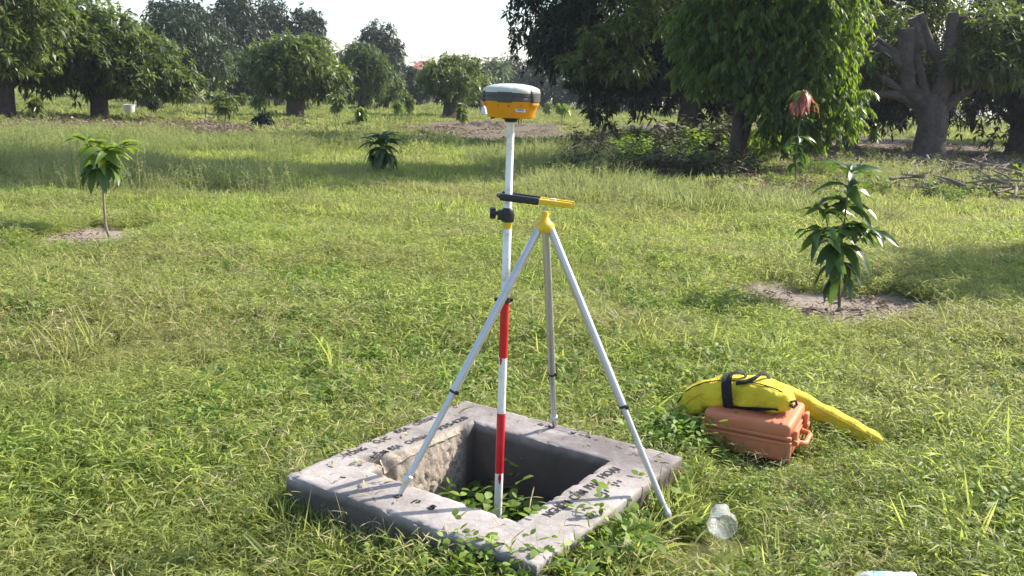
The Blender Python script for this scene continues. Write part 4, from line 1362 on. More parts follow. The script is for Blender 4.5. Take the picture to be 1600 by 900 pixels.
# left sapling
lb = at(172, 370, -0.04)
sl = thing('mango_sapling', 'young mango sapling with pale curved stem and bright green crown at left', 'sapling', lb)
def lp(x, y, dd=0):
    return deep(x, y, lb.y + dd) - lb
mb = MB(); limb(mb, [(0, 0, -.03), lp(165, 350), lp(162, 310), lp(161, 278), lp(158, 250), lp(152, 232)], .016, .009, 8, .1)
limb(mb, [lp(160, 262), lp(172, 245), lp(186, 232)], .008, .005, 6, .1)
limb(mb, [lp(160, 258), lp(146, 240), lp(136, 222)], .008, .005, 6, .1)
mb.build('stem', M['stem'], sl)
Y1, Y2 = ('young_leaf', .25), ('young_leaf', .5)
whorl(sl, lp(137, 221), 10, .23, .2, Y1, 11)
whorl(sl, lp(152, 230), 10, .27, .1, Y2, 12)
whorl(sl, lp(187, 231), 10, .24, .3, Y1, 13)
whorl(sl, lp(165, 236, -.1), 6, .25, .1, Y2, 14)
whorl(sl, lp(156, 243), 8, .27, -.05, Y2, 18)
whorl(sl, lp(158, 256), 8, .28, -.3, K2, 15)
whorl(sl, lp(150, 262), 7, .27, -.55, K2, 16)
whorl(sl, lp(176, 258), 6, .25, -.7, K2, 17)
# middle sapling
mbs = at(600, 274)
sm = thing('mango_sapling', 'dense young mango sapling with arching dark leaves in tall grass left of the pole', 'sapling', mbs)
def mp(x, y, dd=0):
    return deep(x, y, mbs.y + dd) - mbs
mb = MB(); limb(mb, [(0, 0, -.03), mp(600, 255), mp(597, 232)], .015, .009, 7, .1); mb.build('stem', M['stem'], sm)
for i, (x, y, n, L_, pi_) in enumerate(((597, 218, 10, .36, .55), (587, 224, 10, .34, .2), (608, 222, 10, .34, .25), (597, 232, 12, .36, -.1), (597, 242, 11, .34, -.3), (589, 240, 9, .32, -.45), (606, 240, 9, .32, -.45))):
    whorl(sm, mp(x, y), n + 4, L_ * .88, pi_, ('sapling_leaf', .38 if i < 4 else .65), 30 + i)
# sapling with the red flush
rb = at(1243, 290)
rs = thing('mango_sapling', 'slender mango sapling with a tuft of drooping reddish young leaves at its top', 'sapling', rb)
def rp(x, y, dd=0):
    return deep(x, y, rb.y + dd) - rb
mb = MB(); limb(mb, [(0, 0, -.03), rp(1243, 250), rp(1246, 215), rp(1252, 175), rp(1253, 150)], .016, .007, 7, .1); mb.build('stem', M['green_stem'], rs)
for i, (x, y, n, L_, pi_, k) in enumerate(((1254, 143, 10, .32, -.25, ('red_leaf', .8)), (1249, 150, 12, .40, -.7, ('red_leaf', .55)), (1258, 153, 10, .38, -.55, ('red_leaf', .55)), (1255, 145, 4, .34, .1, K3), (1252, 172, 8, .30, .15, K1), (1256, 188, 7, .33, .2, K1), (1247, 215, 9, .34, .0, K2), (1245, 238, 8, .33, -.3, K2), (1244, 228, 6, .33, .1, K2), (1244, 256, 6, .28, -.5, K2))):
    whorl(rs, rp(x, y), n, L_, pi_, k, 50 + i)
# small saplings far out in the field
def small_sapling(px, py, top, wpx, lab, seed, m='sapling_leaf', bareu=.35, n=34):
    b = at(px, py)
    s = 1420 / b.y
    h = (py - top) / s
    w = wpx / s / 2
    t = thing('mango_sapling', lab, 'sapling', b, 0, 'young mangoes across the field')
    mb = MB(); limb(mb, [(0, 0, -.03), (.02, 0, h * .4), (-.01, 0, h * .85)], .025, .012, 6, .1); mb.build('stem', M['stem'], t)
    z0 = h * bareu
    crown('foliage', [(0, 0, (z0 + h) / 2, w * .8, w * .8, (h - z0) / 2 * .85)], n, .30, .075, 8, M[m], t, droop=.5, segs=4, shell=.5, seed=seed, holes=0)
for i, a in enumerate([
    (352, 208, 143, 52, 'tall thin sapling with forked stem left of the small dark dome sapling', 'mango_leaf', .42),
    (413, 205, 173, 30, 'small dome-shaped dark sapling standing in the tall grass', 'dark_leaf', .25),
    (403, 183, 143, 32, 'yellowish sapling right behind the small dark dome one', 'young_leaf', .3),
    (526, 196, 146, 30, 'slim upright sapling right of the round pruned mango', 'mango_leaf', .38),
    (565, 199, 166, 20, 'small light green sapling beside the slim upright one', 'young_leaf', .1),
    (576, 175, 148, 18, 'far sapling behind the small light green one', 'mango_leaf', .3),
    (621, 186, 154, 20, 'pale sapling just left of the slender dark one in mid field', 'young_leaf', .35),
    (640, 193, 147, 19, 'slender dark sapling in mid field with thin bare stem', 'mango_leaf', .42),
    (722, 199, 160, 24, 'sapling standing right of the pruned mango by the shaded bare ground', 'mango_leaf', .2),
    (877, 197, 160, 26, 'bright round sapling right of the receiver in the sun', 'young_leaf', .45),
    (856, 183, 158, 20, 'darker sapling behind the bright round one', 'mango_leaf', .2),
    (242, 184, 148, 22, 'sapling in the shade right of the trunk behind the bucket', 'dark_leaf', .4),
    (58, 191, 150, 20, 'sapling under the crown of the tree at the left edge', 'mango_leaf', .35),
    (380, 172, 145, 16, 'far sapling between the light mango and the yellowish sapling', 'mango_leaf', .3),
    (480, 176, 148, 20, 'low sapling in front of the trunk of the round pruned mango', 'mango_leaf', .1),
    (1364, 226, 182, 14, 'thin yellow green weed plant left of the thick grey trunk', 'young_leaf', .1),
    (1590, 288, 262, 14, 'small bright yellow green seedling at the right edge by the branch pile', 'young_leaf', .1)]):
    small_sapling(a[0], a[1], a[2], a[3], a[4], 60 + i, a[5], a[6])
# dry stakes
for (x, y, top, lab) in ((45, 252, 207, 'thin dry stick standing in the grass left of the curved sapling'), (272, 195, 178, 'short dry twig stuck in the ground near the bucket')):
    b = at(x, y)
    mb = MB(); mb.tube([(0, 0, -.05), (.01, 0, (y - top) / 1420 * b.y * .5), (-.02, 0, (y - top) / 1420 * b.y)], [.012, .009, .005], 6); mb.tube([(0, 0, .45), (.06, 0, .62)], [.006, .003], 5)
    o = mb.build('dry_stick', M['stem'])
    o.location = b
    tag(o, lab, 'stick')
# ------------------------------------------------------------------ small things in the far field
M['white_bucket'] = plain('white_bucket', (0.68, 0.67, 0.70), 0.5, var=0.08, dirt=(0.45, 0.43, 0.42), dirt_amt=.4, dscale=4)
b = at(203, 184)
bk = thing('bucket', 'large white plastic bucket on the grass beside the broad mango trunk', 'bucket', b)
mb = MB(); mb.lathe([(.17, 0), (.185, .02), (.225, .52), (.24, .525), (.24, .555), (.222, .56), (.215, .52), (.17, .05)], 28); mb.build('tub', M['white_bucket'], bk)
mb = MB(); mb.tube([(-.235, 0, .53), (-.245, -.02, .42), (-.15, -.2, .30), (0, -.25, .27), (.15, -.2, .30), (.245, -.02, .42), (.235, 0, .53)], .006, 6); mb.build('handle', M['alu'], bk)
b = at(322, 187)
sp_ = thing('pump_cap', 'low grey mound with a short upright pipe in the field behind the saplings', 'pipe', b)
mb = MB(); mb.lathe([(.30, -.02), (.28, .06), (.20, .17), (.10, .21), (.06, .22)], 20, rfun=lambda a, z: 1 + .05 * math.sin(5 * a)); mb.build('mound', M['concrete'], sp_)
mb = MB(); mb.lathe([(.035, .2), (.033, .5), (.045, .5), (.045, .54), (.01, .55)], 12); mb.build('pipe', M['dark_rubber'], sp_)
M['heap'] = plain('heap_soil', (0.11, 0.085, 0.075), .95, spec=.1, var=.5, scale=6, bump=.8, bscale=12)
b = at(758, 197)
mb = MB()
vs, fs = [], []
for j in range(22):
    for i in range(44):
        x, y = (i / 43 - .5) * 3.2, (j / 21 - .5) * 1.6
        e = max(0, 1 - (x / 1.6) ** 2 - (y / .8) ** 2)
        vs.append((x, y, e ** .7 * (.22 + .25 * mnoise.noise(Vector((x * 1.8, y * 2, 4)))) + .05 * mnoise.noise(Vector((x * 7, y * 7, 1))) - .04))
for j in range(21):
    for i in range(43):
        a = j * 44 + i
        fs.append((a, a + 1, a + 45, a + 44))
mb.add(vs, fs)
o = mb.build('soil_heap', M['heap']); o.location = b
tag(o, 'long low heap of dark soil and litter on the shaded ground under the receiver', 'soil heap')
# person with a white sack
M['shirt'] = plain('dark_shirt', (0.03, 0.04, 0.05), .9, var=.3)
M['trousers'] = plain('grey_trousers', (0.17, 0.155, 0.14), .9, var=.2)
M['skin'] = plain('skin', (0.30, 0.17, 0.11), .6)
M['hair'] = plain('hair', (0.012, 0.01, 0.01), .6)
M['hat'] = plain('cap_cloth', (0.42, 0.36, 0.22), .8)
M['sack'] = plain('sack_weave', (0.74, 0.73, 0.76), .7, var=.1, scale=5)
def skin_body(name, J, E_, m, parent, sub=2, root=0):
    me = bpy.data.meshes.new(name)
    me.from_pydata([j[0] for j in J], E_, [])
    o = link(name, me, m, parent, smooth=True)
    o.modifiers.new('skin', 'SKIN').use_smooth_shade = True
    s = o.modifiers.new('sub', 'SUBSURF'); s.levels = s.render_levels = sub
    if not me.skin_vertices:
        me.attributes.new('tmp', 'FLOAT', 'POINT')
    lay = me.skin_vertices[0].data if me.skin_vertices else None
    if lay:
        for i, j in enumerate(J):
            r = j[1]
            lay[i].radius = (r, r) if not hasattr(r, '__len__') else r
            lay[i].use_root = (i == root)
    return o
def add_skin_layer(me):
    bm = bmesh.new(); bm.from_mesh(me); bm.verts.layers.skin.verify(); bm.to_mesh(me); bm.free()
def skin_body(name, J, E_, m, parent, sub=2, root=0):
    me = bpy.data.meshes.new(name)
    me.from_pydata([j[0] for j in J], E_, [])
    add_skin_layer(me)
    o = link(name, me, m, parent, smooth=False)
    lay = me.skin_vertices[0].data
    for i, j in enumerate(J):
        r = j[1]
        lay[i].radius = (r, r) if not hasattr(r, '__len__') else r
        lay[i].use_root = (i == root)
    sk = o.modifiers.new('skin', 'SKIN'); sk.use_smooth_shade = True
    s = o.modifiers.new('sub', 'SUBSURF'); s.levels = s.render_levels = sub
    return o
pb = at(753.5, 181.5)
ps = 1.0
per_ = thing('person', 'person in dark shirt and grey trousers standing behind a white sack at the far trees', 'person', pb, R(25))
J = [((0, 0, .92), (.15, .11)), ((0, 0, 1.12), (.135, .10)), ((0, .01, 1.32), (.155, .11)), ((0, .0, 1.42), (.10, .08)), ((0, -.01, 1.50), (.052, .055)), ((0, -.03, 1.57), (.07, .085)), ((0, -.035, 1.66), (.078, .095)), ((0, -.03, 1.73), (.06, .075)),
     ((.17, .0, 1.38), .058), ((.23, -.04, 1.12), .044), ((.20, -.20, .95), .034), ((.19, -.27, .91), .03), ((-.17, 0, 1.38), .058), ((-.22, -.03, 1.12), .044), ((-.12, -.20, .97), .034), ((-.08, -.27, .93), .03),
     ((.09, 0, .84), .095), ((.10, -.02, .48), .062), ((.10, .02, .09), .045), ((.11, -.13, .03), .04), ((-.09, 0, .84), .095), ((-.10, -.02, .48), .062), ((-.10, .02, .09), .045), ((-.11, -.13, .03), .04)]
E2 = [(0, 1), (1, 2), (2, 3), (3, 4), (4, 5), (5, 6), (6, 7), (2, 8), (8, 9), (9, 10), (10, 11), (2, 12), (12, 13), (13, 14), (14, 15), (0, 16), (16, 17), (17, 18), (18, 19), (0, 20), (20, 21), (21, 22), (22, 23)]
body = skin_body('body', J, E2, M['skin'], per_)
skin_body('shirt', [((0, 0, .88), (.165, .125)), ((0, 0, 1.12), (.15, .115)), ((0, .01, 1.32), (.17, .125)), ((0, 0, 1.42), (.11, .09)), ((.18, 0, 1.38), .072), ((.225, -.03, 1.17), .06), ((-.18, 0, 1.38), .072), ((-.215, -.02, 1.17), .06)], [(0, 1), (1, 2), (2, 3), (2, 4), (4, 5), (2, 6), (6, 7)], M['shirt'], per_)
skin_body('trousers', [((0, 0, .93), (.158, .12)), ((.09, 0, .82), .105), ((.10, -.02, .48), .078), ((.10, .02, .10), .065), ((-.09, 0, .82), .105), ((-.10, -.02, .48), .078), ((-.10, .02, .10), .065)], [(0, 1), (1, 2), (2, 3), (0, 4), (4, 5), (5, 6)], M['trousers'], per_)
mb = MB(); mb.lathe([(.13, 1.70), (.128, 1.715), (.085, 1.722), (.08, 1.78), (.05, 1.815), (.01, 1.82)], 18, Matrix.Translation((0, -.035, 0)) @ Matrix.Diagonal((.9, 1.1, 1, 1))); mb.build('hat', M['hat'], per_)
mb = MB(); mb.lathe([(.05, 1.60), (.082, 1.62), (.09, 1.68), (.088, 1.71), (.05, 1.74)], 14, Matrix.Translation((0, -.01, 0))); mb.build('hair', M['hair'], per_)
mb = MB(); mb.box((0, -.135, 1.645), (.022, .03, .035), bev=.008); mb.build('nose', M['skin'], per_)
for s in (-1, 1):
    base = Vector((.19 if s > 0 else -.08, -.27, .91 if s > 0 else .93))
    for k in range(4):
        p = base + Vector(((k - 1.5) * .018, -.01, 0))
        skin_body('finger', [(p, .009), (p + Vector((0, -.035 - .004 * (k in (1, 2)), -.02)), .008), (p + Vector((0, -.045, -.05)), .007)], [(0, 1), (1, 2)], M['skin'], per_, 1)
    p = base + Vector((-.035 * s, .0, .0))
    skin_body('thumb', [(p, .010), (p + Vector((-.015 * s, -.03, -.01)), .009), (p + Vector((-.012 * s, -.05, -.03)), .008)], [(0, 1), (1, 2)], M['skin'], per_, 1)
mb = MB()
vs, fs = [], []
sk = pb + Vector((.12, -.55, 0))
for i, (z, rx, ry) in enumerate(((0, .22, .16), (.05, .27, .2), (.25, .28, .2), (.5, .25, .18), (.7, .19, .14), (.82, .10, .08), (.86, .05, .05), (.95, .10, .08))):
    for k in range(20):
        a = 6.283 * k / 20
        q = 1 + .08 * mnoise.noise(Vector((math.cos(a) * 2, math.sin(a) * 2, z * 4)))
        vs.append((.85 * rx * math.cos(a) * q, .85 * ry * math.sin(a) * q, z * .85))
for i in range(7):
    for k in range(20):
        a, c = i * 20 + k, i * 20 + (k + 1) % 20
        fs.append((a, c, c + 20, a + 20))
fs.append(tuple(range(20))[::-1])
mb.add(vs, fs)
o = mb.build('sack', M['sack']); o.location = sk
tag(o, 'bulging white sack standing in front of the far person', 'sack')
# house with a sign far behind the trees
M['wall_pink'] = plain('pale_pink_wall', (0.62, 0.42, 0.42), .85, var=.08, scale=1)
M['wall_white'] = plain('white_wall', (0.78, 0.77, 0.76), .8, var=.04, scale=1)
M['roof_red'] = plain('red_roof', (0.40, 0.12, 0.11), .8, var=.2, scale=2)
M['window_dark'] = plain('window_dark', (0.03, 0.035, 0.04), .15)
M['sign_letter'] = plain('sign_letters', (0.26, 0.21, 0.15), .6)
hd_ = 140.0
q = ray(661, 160)
hx = q[0] / q[1] * hd_
house = thing('house', 'far pink house with red roof and white gable half hidden behind the trees', 'house', (hx, hd_, 0))
hz = lambda y: (deep(661, y, hd_)).z
mb = MB(); mb.box((.2, 3, 2.4), (4.2, 6, 4.8)); mb.build('wall', M['wall_pink'], house)
mb = MB(); mb.box((-1.45, -.4, 2.55), (.75, .8, 5.1)); mb.build('porch_wall', M['wall_white'], house)
ez, rz_ = 4.8, hz(94)
mb = MB()
mb.add([(-2.3, -.5, ez), (2.7, -.5, ez), (2.7, 6.5, ez), (-2.3, 6.5, ez), (-.9, 3, rz_), (1.3, 3, rz_), (-2.3, -.5, ez - .15), (2.7, -.5, ez - .15), (2.7, 6.5, ez - .15), (-2.3, 6.5, ez - .15)], [(0, 1, 5, 4), (1, 2, 5), (2, 3, 4, 5), (3, 0, 4), (6, 7, 1, 0), (7, 8, 2, 1), (8, 9, 3, 2), (9, 6, 0, 3), (9, 8, 7, 6)])
mb.build('roof', M['roof_red'], house, smooth=False)
for x in (-.2, 1.3):
    mb = MB(); mb.box((x, -.02, 3.4), (.8, .08, 1.1)); w_ = mb.build('window', M['window_dark'], house)
    mb = MB(); mb.box((x, -.07, 3.4), (.06, .05, 1.12)); mb.build('frame', M['wall_white'], w_)
cu = bpy.data.curves.new('sign', 'FONT'); cu.body = 'KHALA  LAL'; cu.size = .62; cu.extrude = .03; cu.space_character = 1.25
ob = bpy.data.objects.new('sign', cu); C.objects.link(ob)
me = bpy.data.meshes.new_from_object(ob.evaluated_get(bpy.context.evaluated_depsgraph_get()))
bpy.data.objects.remove(ob)
sg = thing('rooftop_sign', 'small brown lettering of a sign standing above the far red roof', 'sign', Vector(deep(657, 89.5, hd_ + 3)))
o = link('letters', me, M['sign_letter'], sg, smooth=False); o.rotation_euler = (R(90), R(2), 0)
z0 = sg.location.z
mb = MB(); mb.box((1.9, .06, -.05), (4.0, .05, .05)); mb.box((.2, .06, -z0 / 2), (.08, .08, z0)); mb.box((3.4, .06, -z0 / 2), (.08, .08, z0)); mb.build('sign_frame', M['alu'], sg)

# ------------------------------------------------------------------ pile of pruned branches and litter on the right
M['dead_wood'] = bark_mat('dead_wood', (0.11, 0.088, 0.072), (0.29, 0.24, 0.20))
def branch_pile(lab, x0, x1, y0, y1, n, seed, h=.22, name='branch_pile', Lr=(.35, 1.2), rr=(.010, .03)):
    r = random.Random(seed)
    c = at((x0 + x1) / 2, (y0 + y1) / 2)
    t = thing(name, lab, 'branches', c)
    for i in range(n):
        p = at(r.uniform(x0, x1), r.uniform(y0, y1)) - c
        a = r.gauss(.5, .8) + (0 if r.random() < .7 else 1.3)
        ln = r.uniform(*Lr)
        z = r.uniform(.02, h)
        d = Vector((math.cos(a), math.sin(a), r.uniform(-.25, .35)))
        q = [p - d * ln / 2 + Vector((0, 0, z)), p + Vector((0, 0, z + r.uniform(-.04, .06))) + Vector((0, r.uniform(-.08, .08), 0)), p + d * ln / 2 + Vector((0, 0, z))]
        for v in q:
            v.z = max(v.z, .015)
        rad = r.uniform(*rr)
        mb = MB(); mb.tube(q, [rad, rad * .85, rad * .5], 6, wob=.2)
        if r.random() < .5:
            s = q[1].lerp(q[2], .4)
            mb.tube([s, s + Vector((d.y * .2, -d.x * .2, .10)) + d * .25], [rad * .5, rad * .25], 5)
        mb.build('branch', M['dead_wood'], t)
branch_pile('pile of pruned grey branches on the grass at the right below the cut back mango', 1410, 1570, 272, 316, 70, 3, .45, rr=(.014, .04))
branch_pile('scattered dead sticks between the dark sapling and the thick grey trunk', 1340, 1450, 258, 305, 24, 4, .10)
branch_pile('heap of dark dead branches at the right edge of the photo', 1545, 1640, 285, 322, 34, 6, .35, rr=(.012, .035))
branch_pile('dead twigs lying under the red tufted sapling', 1160, 1320, 232, 268, 30, 5, .10, rr=(.006, .016))
branch_pile('tangle of dry sticks among weeds in front of the big dark mango', 880, 1150, 225, 280, 46, 7, .45, rr=(.006, .018))
# ------------------------------------------------------------------ grass and weeds: real blades, scattered as stuff
M['grass'] = leaf_mat('grass_blade', (0.084, 0.135, 0.024), (0.36, 0.41, 0.105), 0.50, (0.50, 0.59, 0.125), 0.5, 0.3, 0.5, (0.31, 0.28, 0.12), 0.5, 0.45)
M['grass_tall'] = leaf_mat('tall_grass_blade', (0.085, 0.125, 0.03), (0.30, 0.34, 0.10), 0.42, (0.40, 0.45, 0.14), 0.55, 0.3, 0.4, (0.28, 0.26, 0.11), 0.25, 0.45)
M['grass_far'] = leaf_mat('far_grass_blade', (0.112, 0.152, 0.033), (0.31, 0.35, 0.09), 0.42, (0.42, 0.48, 0.13), 0.6, 0.2, 0.5, (0.24, 0.22, 0.09), 0.12, 0.4)
M['weed'] = leaf_mat('weed_leaf', (0.055, 0.11, 0.016), (0.23, 0.32, 0.05), 0.35, (0.28, 0.42, 0.04), 0.55, 0.3)
M['straw'] = leaf_mat('dry_straw', (0.26, 0.21, 0.10), (0.52, 0.45, 0.26), 0.25, (0.45, 0.38, 0.2), 0.7, 0.2)
M['litter'] = leaf_mat('dry_leaves', (0.07, 0.048, 0.034), (0.29, 0.22, 0.16), 0.12, (0.3, 0.2, 0.1), 0.7, 0.3)
def ribbons(P, D, Ln, Wd, droop, tint):
    """thin blades of three segments (arching)"""
    n = len(P)
    S = np.cross(D, np.array([0, 0, 1.0]))
    nn = np.linalg.norm(S, axis=1)
    S[nn < .05] = np.array([1, 0, 0])
    S = unit(S)
    tw = rng.normal(0, .6, n)
    Nn = np.cross(S, D)
    S = S * np.cos(tw)[:, None] + Nn * np.sin(tw)[:, None]
    H = D.copy(); H[:, 2] = 0
    H = unit(H + 1e-6)
    rows = []
    for t, w in ((0, .55), (.35, 1.0), (.7, .75)):
        q = P + D * (Ln * t)[:, None] + H * (droop * Ln * t * t * .4)[:, None]
        q[:, 2] -= droop * Ln * t * t
        rows.append(q - S * (Wd * w / 2)[:, None]); rows.append(q + S * (Wd * w / 2)[:, None])
    q = P + D * Ln[:, None] + H * (droop * Ln * .4)[:, None]
    q[:, 2] -= droop * Ln
    rows.append(q)
    V = np.stack(rows, 1).reshape(-1, 3)
    b = np.arange(n) * 7
    F = np.concatenate([np.stack(x, 1) for x in ((b, b + 1, b + 3), (b, b + 3, b + 2), (b + 2, b + 3, b + 5), (b + 2, b + 5, b + 4), (b + 4, b + 5, b + 6))])
    return V, F, np.repeat(tint, 7)
def dirs(az, el):
    return np.stack([np.cos(az) * np.cos(el), np.sin(az) * np.cos(el), np.sin(el)], 1)
def joinVF(parts):
    Vs, Fs, Ts, o = [], [], [], 0
    for V, F, T in parts:
        Vs.append(V); Fs.append(F + o); Ts.append(T); o += len(V)
    return np.concatenate(Vs), np.concatenate(Fs), np.concatenate(Ts)
def U(a, b, n):
    return rng.uniform(a, b, n)
def src_obj(name, parts, m):
    V, F, T = joinVF(parts)
    me = np_mesh(name, V, F, np.clip(T, 0, 1))
    me.materials.append(m)
    return bpy.data.objects.new(name, me)
def creeping(name, r, ns, nl, h, Lr, Wr, m):
    """low mat: leaning stems with narrow leaves at every joint"""
    th, rad = U(0, 6.28, ns), r * np.sqrt(U(0, 1, ns))
    P0 = np.stack([rad * np.cos(th), rad * np.sin(th), np.full(ns, -.01)], 1)
    D = dirs(U(0, 6.28, ns), U(.5, 1.45, ns))
    Ls = h * U(.45, 1.15, ns)
    parts = [ribbons(P0, D, Ls, np.full(ns, .0022), U(.0, .3, ns), U(.2, .8, ns))]
    u = np.tile(np.linspace(.25, 1.0, nl), ns) + rng.normal(0, .05, ns * nl)
    PP = np.repeat(P0, nl, 0) + np.repeat(D, nl, 0) * (np.repeat(Ls, nl) * u)[:, None]
    az = np.repeat(U(0, 6.28, ns), nl) + np.tile(np.arange(nl) * 2.6, ns) + rng.normal(0, .4, ns * nl)
    DD = dirs(az, U(-.15, 1.05, ns * nl))
    ti = np.repeat(rng.beta(1.6, 1.8, ns), nl) + rng.normal(0, .15, ns * nl)
    parts.append(ribbons(PP, DD, U(*Lr, ns * nl), U(*Wr, ns * nl), U(.1, .7, ns * nl), ti))
    return src_obj(name, parts, m)
def blades(name, r, nb, Lr, Wr, el, droop, m):
    th, rad = U(0, 6.28, nb), r * np.sqrt(U(0, 1, nb))
    P0 = np.stack([rad * np.cos(th), rad * np.sin(th), np.full(nb, -.02)], 1)
    return src_obj(name, [ribbons(P0, dirs(th + rng.normal(0, .9, nb), U(el[0], el[1], nb)), U(*Lr, nb), U(*Wr, nb), U(droop[0], droop[1], nb), rng.beta(1.5, 1.9, nb))], m)
def broad(name, r, ns, pairs, h, Lr, m, ratio=.55):
    th, rad = U(0, 6.28, ns), r * np.sqrt(U(0, 1, ns))
    P0 = np.stack([rad * np.cos(th), rad * np.sin(th), np.full(ns, -.01)], 1)
    D = dirs(U(0, 6.28, ns), U(.8, 1.5, ns))
    Ls = h * U(.5, 1.15, ns)
    parts = [ribbons(P0, D, Ls, np.full(ns, .003), U(0, .2, ns), U(.1, .5, ns))]
    nl = pairs * 2
    u = np.tile(np.repeat(np.linspace(.3, 1.0, pairs), 2), ns)
    PP = np.repeat(P0, nl, 0) + np.repeat(D, nl, 0) * (np.repeat(Ls, nl) * u)[:, None]
    az = np.repeat(U(0, 6.28, ns), nl) + np.tile(np.repeat(np.arange(pairs) * 1.57, 2) + np.tile([0, 3.14], pairs), ns) + rng.normal(0, .3, ns * nl)
    ln = U(*Lr, ns * nl)
    parts.append(leaves_np(PP, dirs(az, U(-.2, .8, ns * nl)), ln, ln * ratio, U(.1, .5, ns * nl), np.repeat(rng.beta(1.6, 1.8, ns), nl) + rng.normal(0, .12, ns * nl), 3))
    return src_obj(name, parts, m)
def stalks(name, r, ns, h, m, fingers=4, fl=.045):
    th, rad = U(0, 6.28, ns), r * np.sqrt(U(0, 1, ns))
    P0 = np.stack([rad * np.cos(th), rad * np.sin(th), np.full(ns, -.01)], 1)
    D = dirs(U(0, 6.28, ns), U(.75, 1.5, ns))
    Ls = h * U(.5, 1.2, ns)
    dr = U(0, .25, ns)
    t = rng.beta(1.5, 1.5, ns)
    parts = [ribbons(P0, D, Ls, np.full(ns, .0019), dr, t)]
    H = D.copy(); H[:, 2] = 0; H = unit(H + 1e-6)
    tip = P0 + D * Ls[:, None] + H * (dr * Ls * .4)[:, None]
    tip[:, 2] -= dr * Ls
    PP = np.repeat(tip, fingers, 0)
    az = np.repeat(U(0, 6.28, ns), fingers) + np.tile(np.arange(fingers) * 6.28 / fingers, ns)
    parts.append(ribbons(PP, dirs(az, U(.0, .9, ns * fingers)), U(fl * .6, fl * 1.2, ns * fingers), np.full(ns * fingers, .0032), U(0, .6, ns * fingers), np.repeat(t, fingers)))
    return src_obj(name, parts, m)
def feather(name, r, ns, h, m):
    """tall seeding grass: stalk and a fine plume"""
    th, rad = U(0, 6.28, ns), r * np.sqrt(U(0, 1, ns))
    P0 = np.stack([rad * np.cos(th), rad * np.sin(th), np.full(ns, -.02)], 1)
    D = dirs(U(0, 6.28, ns), U(1.05, 1.52, ns))
    Ls = h * U(.6, 1.15, ns)
    parts = [ribbons(P0, D, Ls, np.full(ns, .006), U(0, .12, ns), U(.3, .8, ns))]
    k = 7
    u = np.tile(np.linspace(.72, 1.0, k), ns)
    PP = np.repeat(P0, k, 0) + np.repeat(D, k, 0) * (np.repeat(Ls, k) * u)[:, None]
    parts.append(ribbons(PP, dirs(U(0, 6.28, ns * k), U(.3, 1.2, ns * k)), U(.05, .11, ns * k), np.full(ns * k, .007), U(.2, .8, ns * k), np.repeat(U(.5, 1, ns), k)))
    return src_obj(name, parts, m)
def litter(name, r, n, Lr, m):
    th, rad = U(0, 6.28, n), r * np.sqrt(U(0, 1, n))
    P0 = np.stack([rad * np.cos(th), rad * np.sin(th), U(.0, .02, n)], 1)
    ln = U(*Lr, n)
    return src_obj(name, [leaves_np(P0, dirs(U(0, 6.28, n), U(-.1, .35, n)), ln, ln * .3, U(.0, .5, n), U(0, 1, n), 3)], m)
rng = np.random.default_rng(99)
def coll(name, objs):
    c = bpy.data.collections.new(name)
    for o in objs:
        c.objects.link(o)
    return c
SRC = {}
SRC['creep'] = coll('creeping_grass_source', [creeping('creeping_grass', .15, 38, 6, U(.08, .14, 1)[0], (.025, .07), (.0038, .0072), M['grass']) for i in range(6)])
SRC['blade'] = coll('blade_source', [blades('grass_blades', .09, 34, (.09, .26), (.004, .0085), (.5, 1.45), (.1, .8), M['grass']) for i in range(5)])
SRC['weed'] = coll('weed_source', [broad('weed_sprigs', .09, 9, 5, U(.10, .2, 1)[0], (.018, .042), M['weed']) for i in range(6)])
SRC['stalk'] = coll('stalk_source', [stalks('seed_stalks', .12, 7, U(.2, .34, 1)[0], M['straw']) for i in range(5)])
SRC['dry'] = coll('dry_source', [blades('dry_blades', .12, 30, (.05, .16), (.0025, .005), (.0, .8), (.0, .7), M['straw']) for i in range(4)])
SRC['mid'] = coll('mid_source', [blades('meadow_grass', .34, 170, (.10, .30), (.008, .015), (.55, 1.45), (.1, .8), M['grass']) for i in range(4)])
SRC['tall'] = coll('tall_source', [blades('tall_grass', .38, 130, (.22, .55), (.008, .015), (.75, 1.5), (.1, .7), M['grass_tall']) for i in range(4)])
SRC['plume'] = coll('plume_source', [feather('seeding_grass', .5, 22, U(.45, .65, 1)[0], M['grass_tall']) for i in range(4)])
SRC['far'] = coll('far_source', [blades('far_grass', 1.1, 330, (.12, .34), (.022, .045), (.5, 1.45), (.1, .8), M['grass_far']) for i in range(4)])
SRC['litter'] = coll('litter_source', [litter('leaf_litter', .5, 60, (.06, .16), M['litter']) for i in range(4)])
M['brush'] = leaf_mat('dry_brush', (0.025, 0.032, 0.012), (0.085, 0.085, 0.04), 0.15, (0.10, 0.10, 0.04), 0.7, 0.2)
SRC['brush'] = coll('brush_source', [broad('brushwood', .35, 16, 7, U(.4, .75, 1)[0], (.07, .15), M['brush'], .4) for i in range(4)])
SRC['bush'] = coll('bush_source', [broad('undergrowth', .3, 16, 8, U(.4, .7, 1)[0], (.07, .15), M['weed'], .45) for i in range(4)])
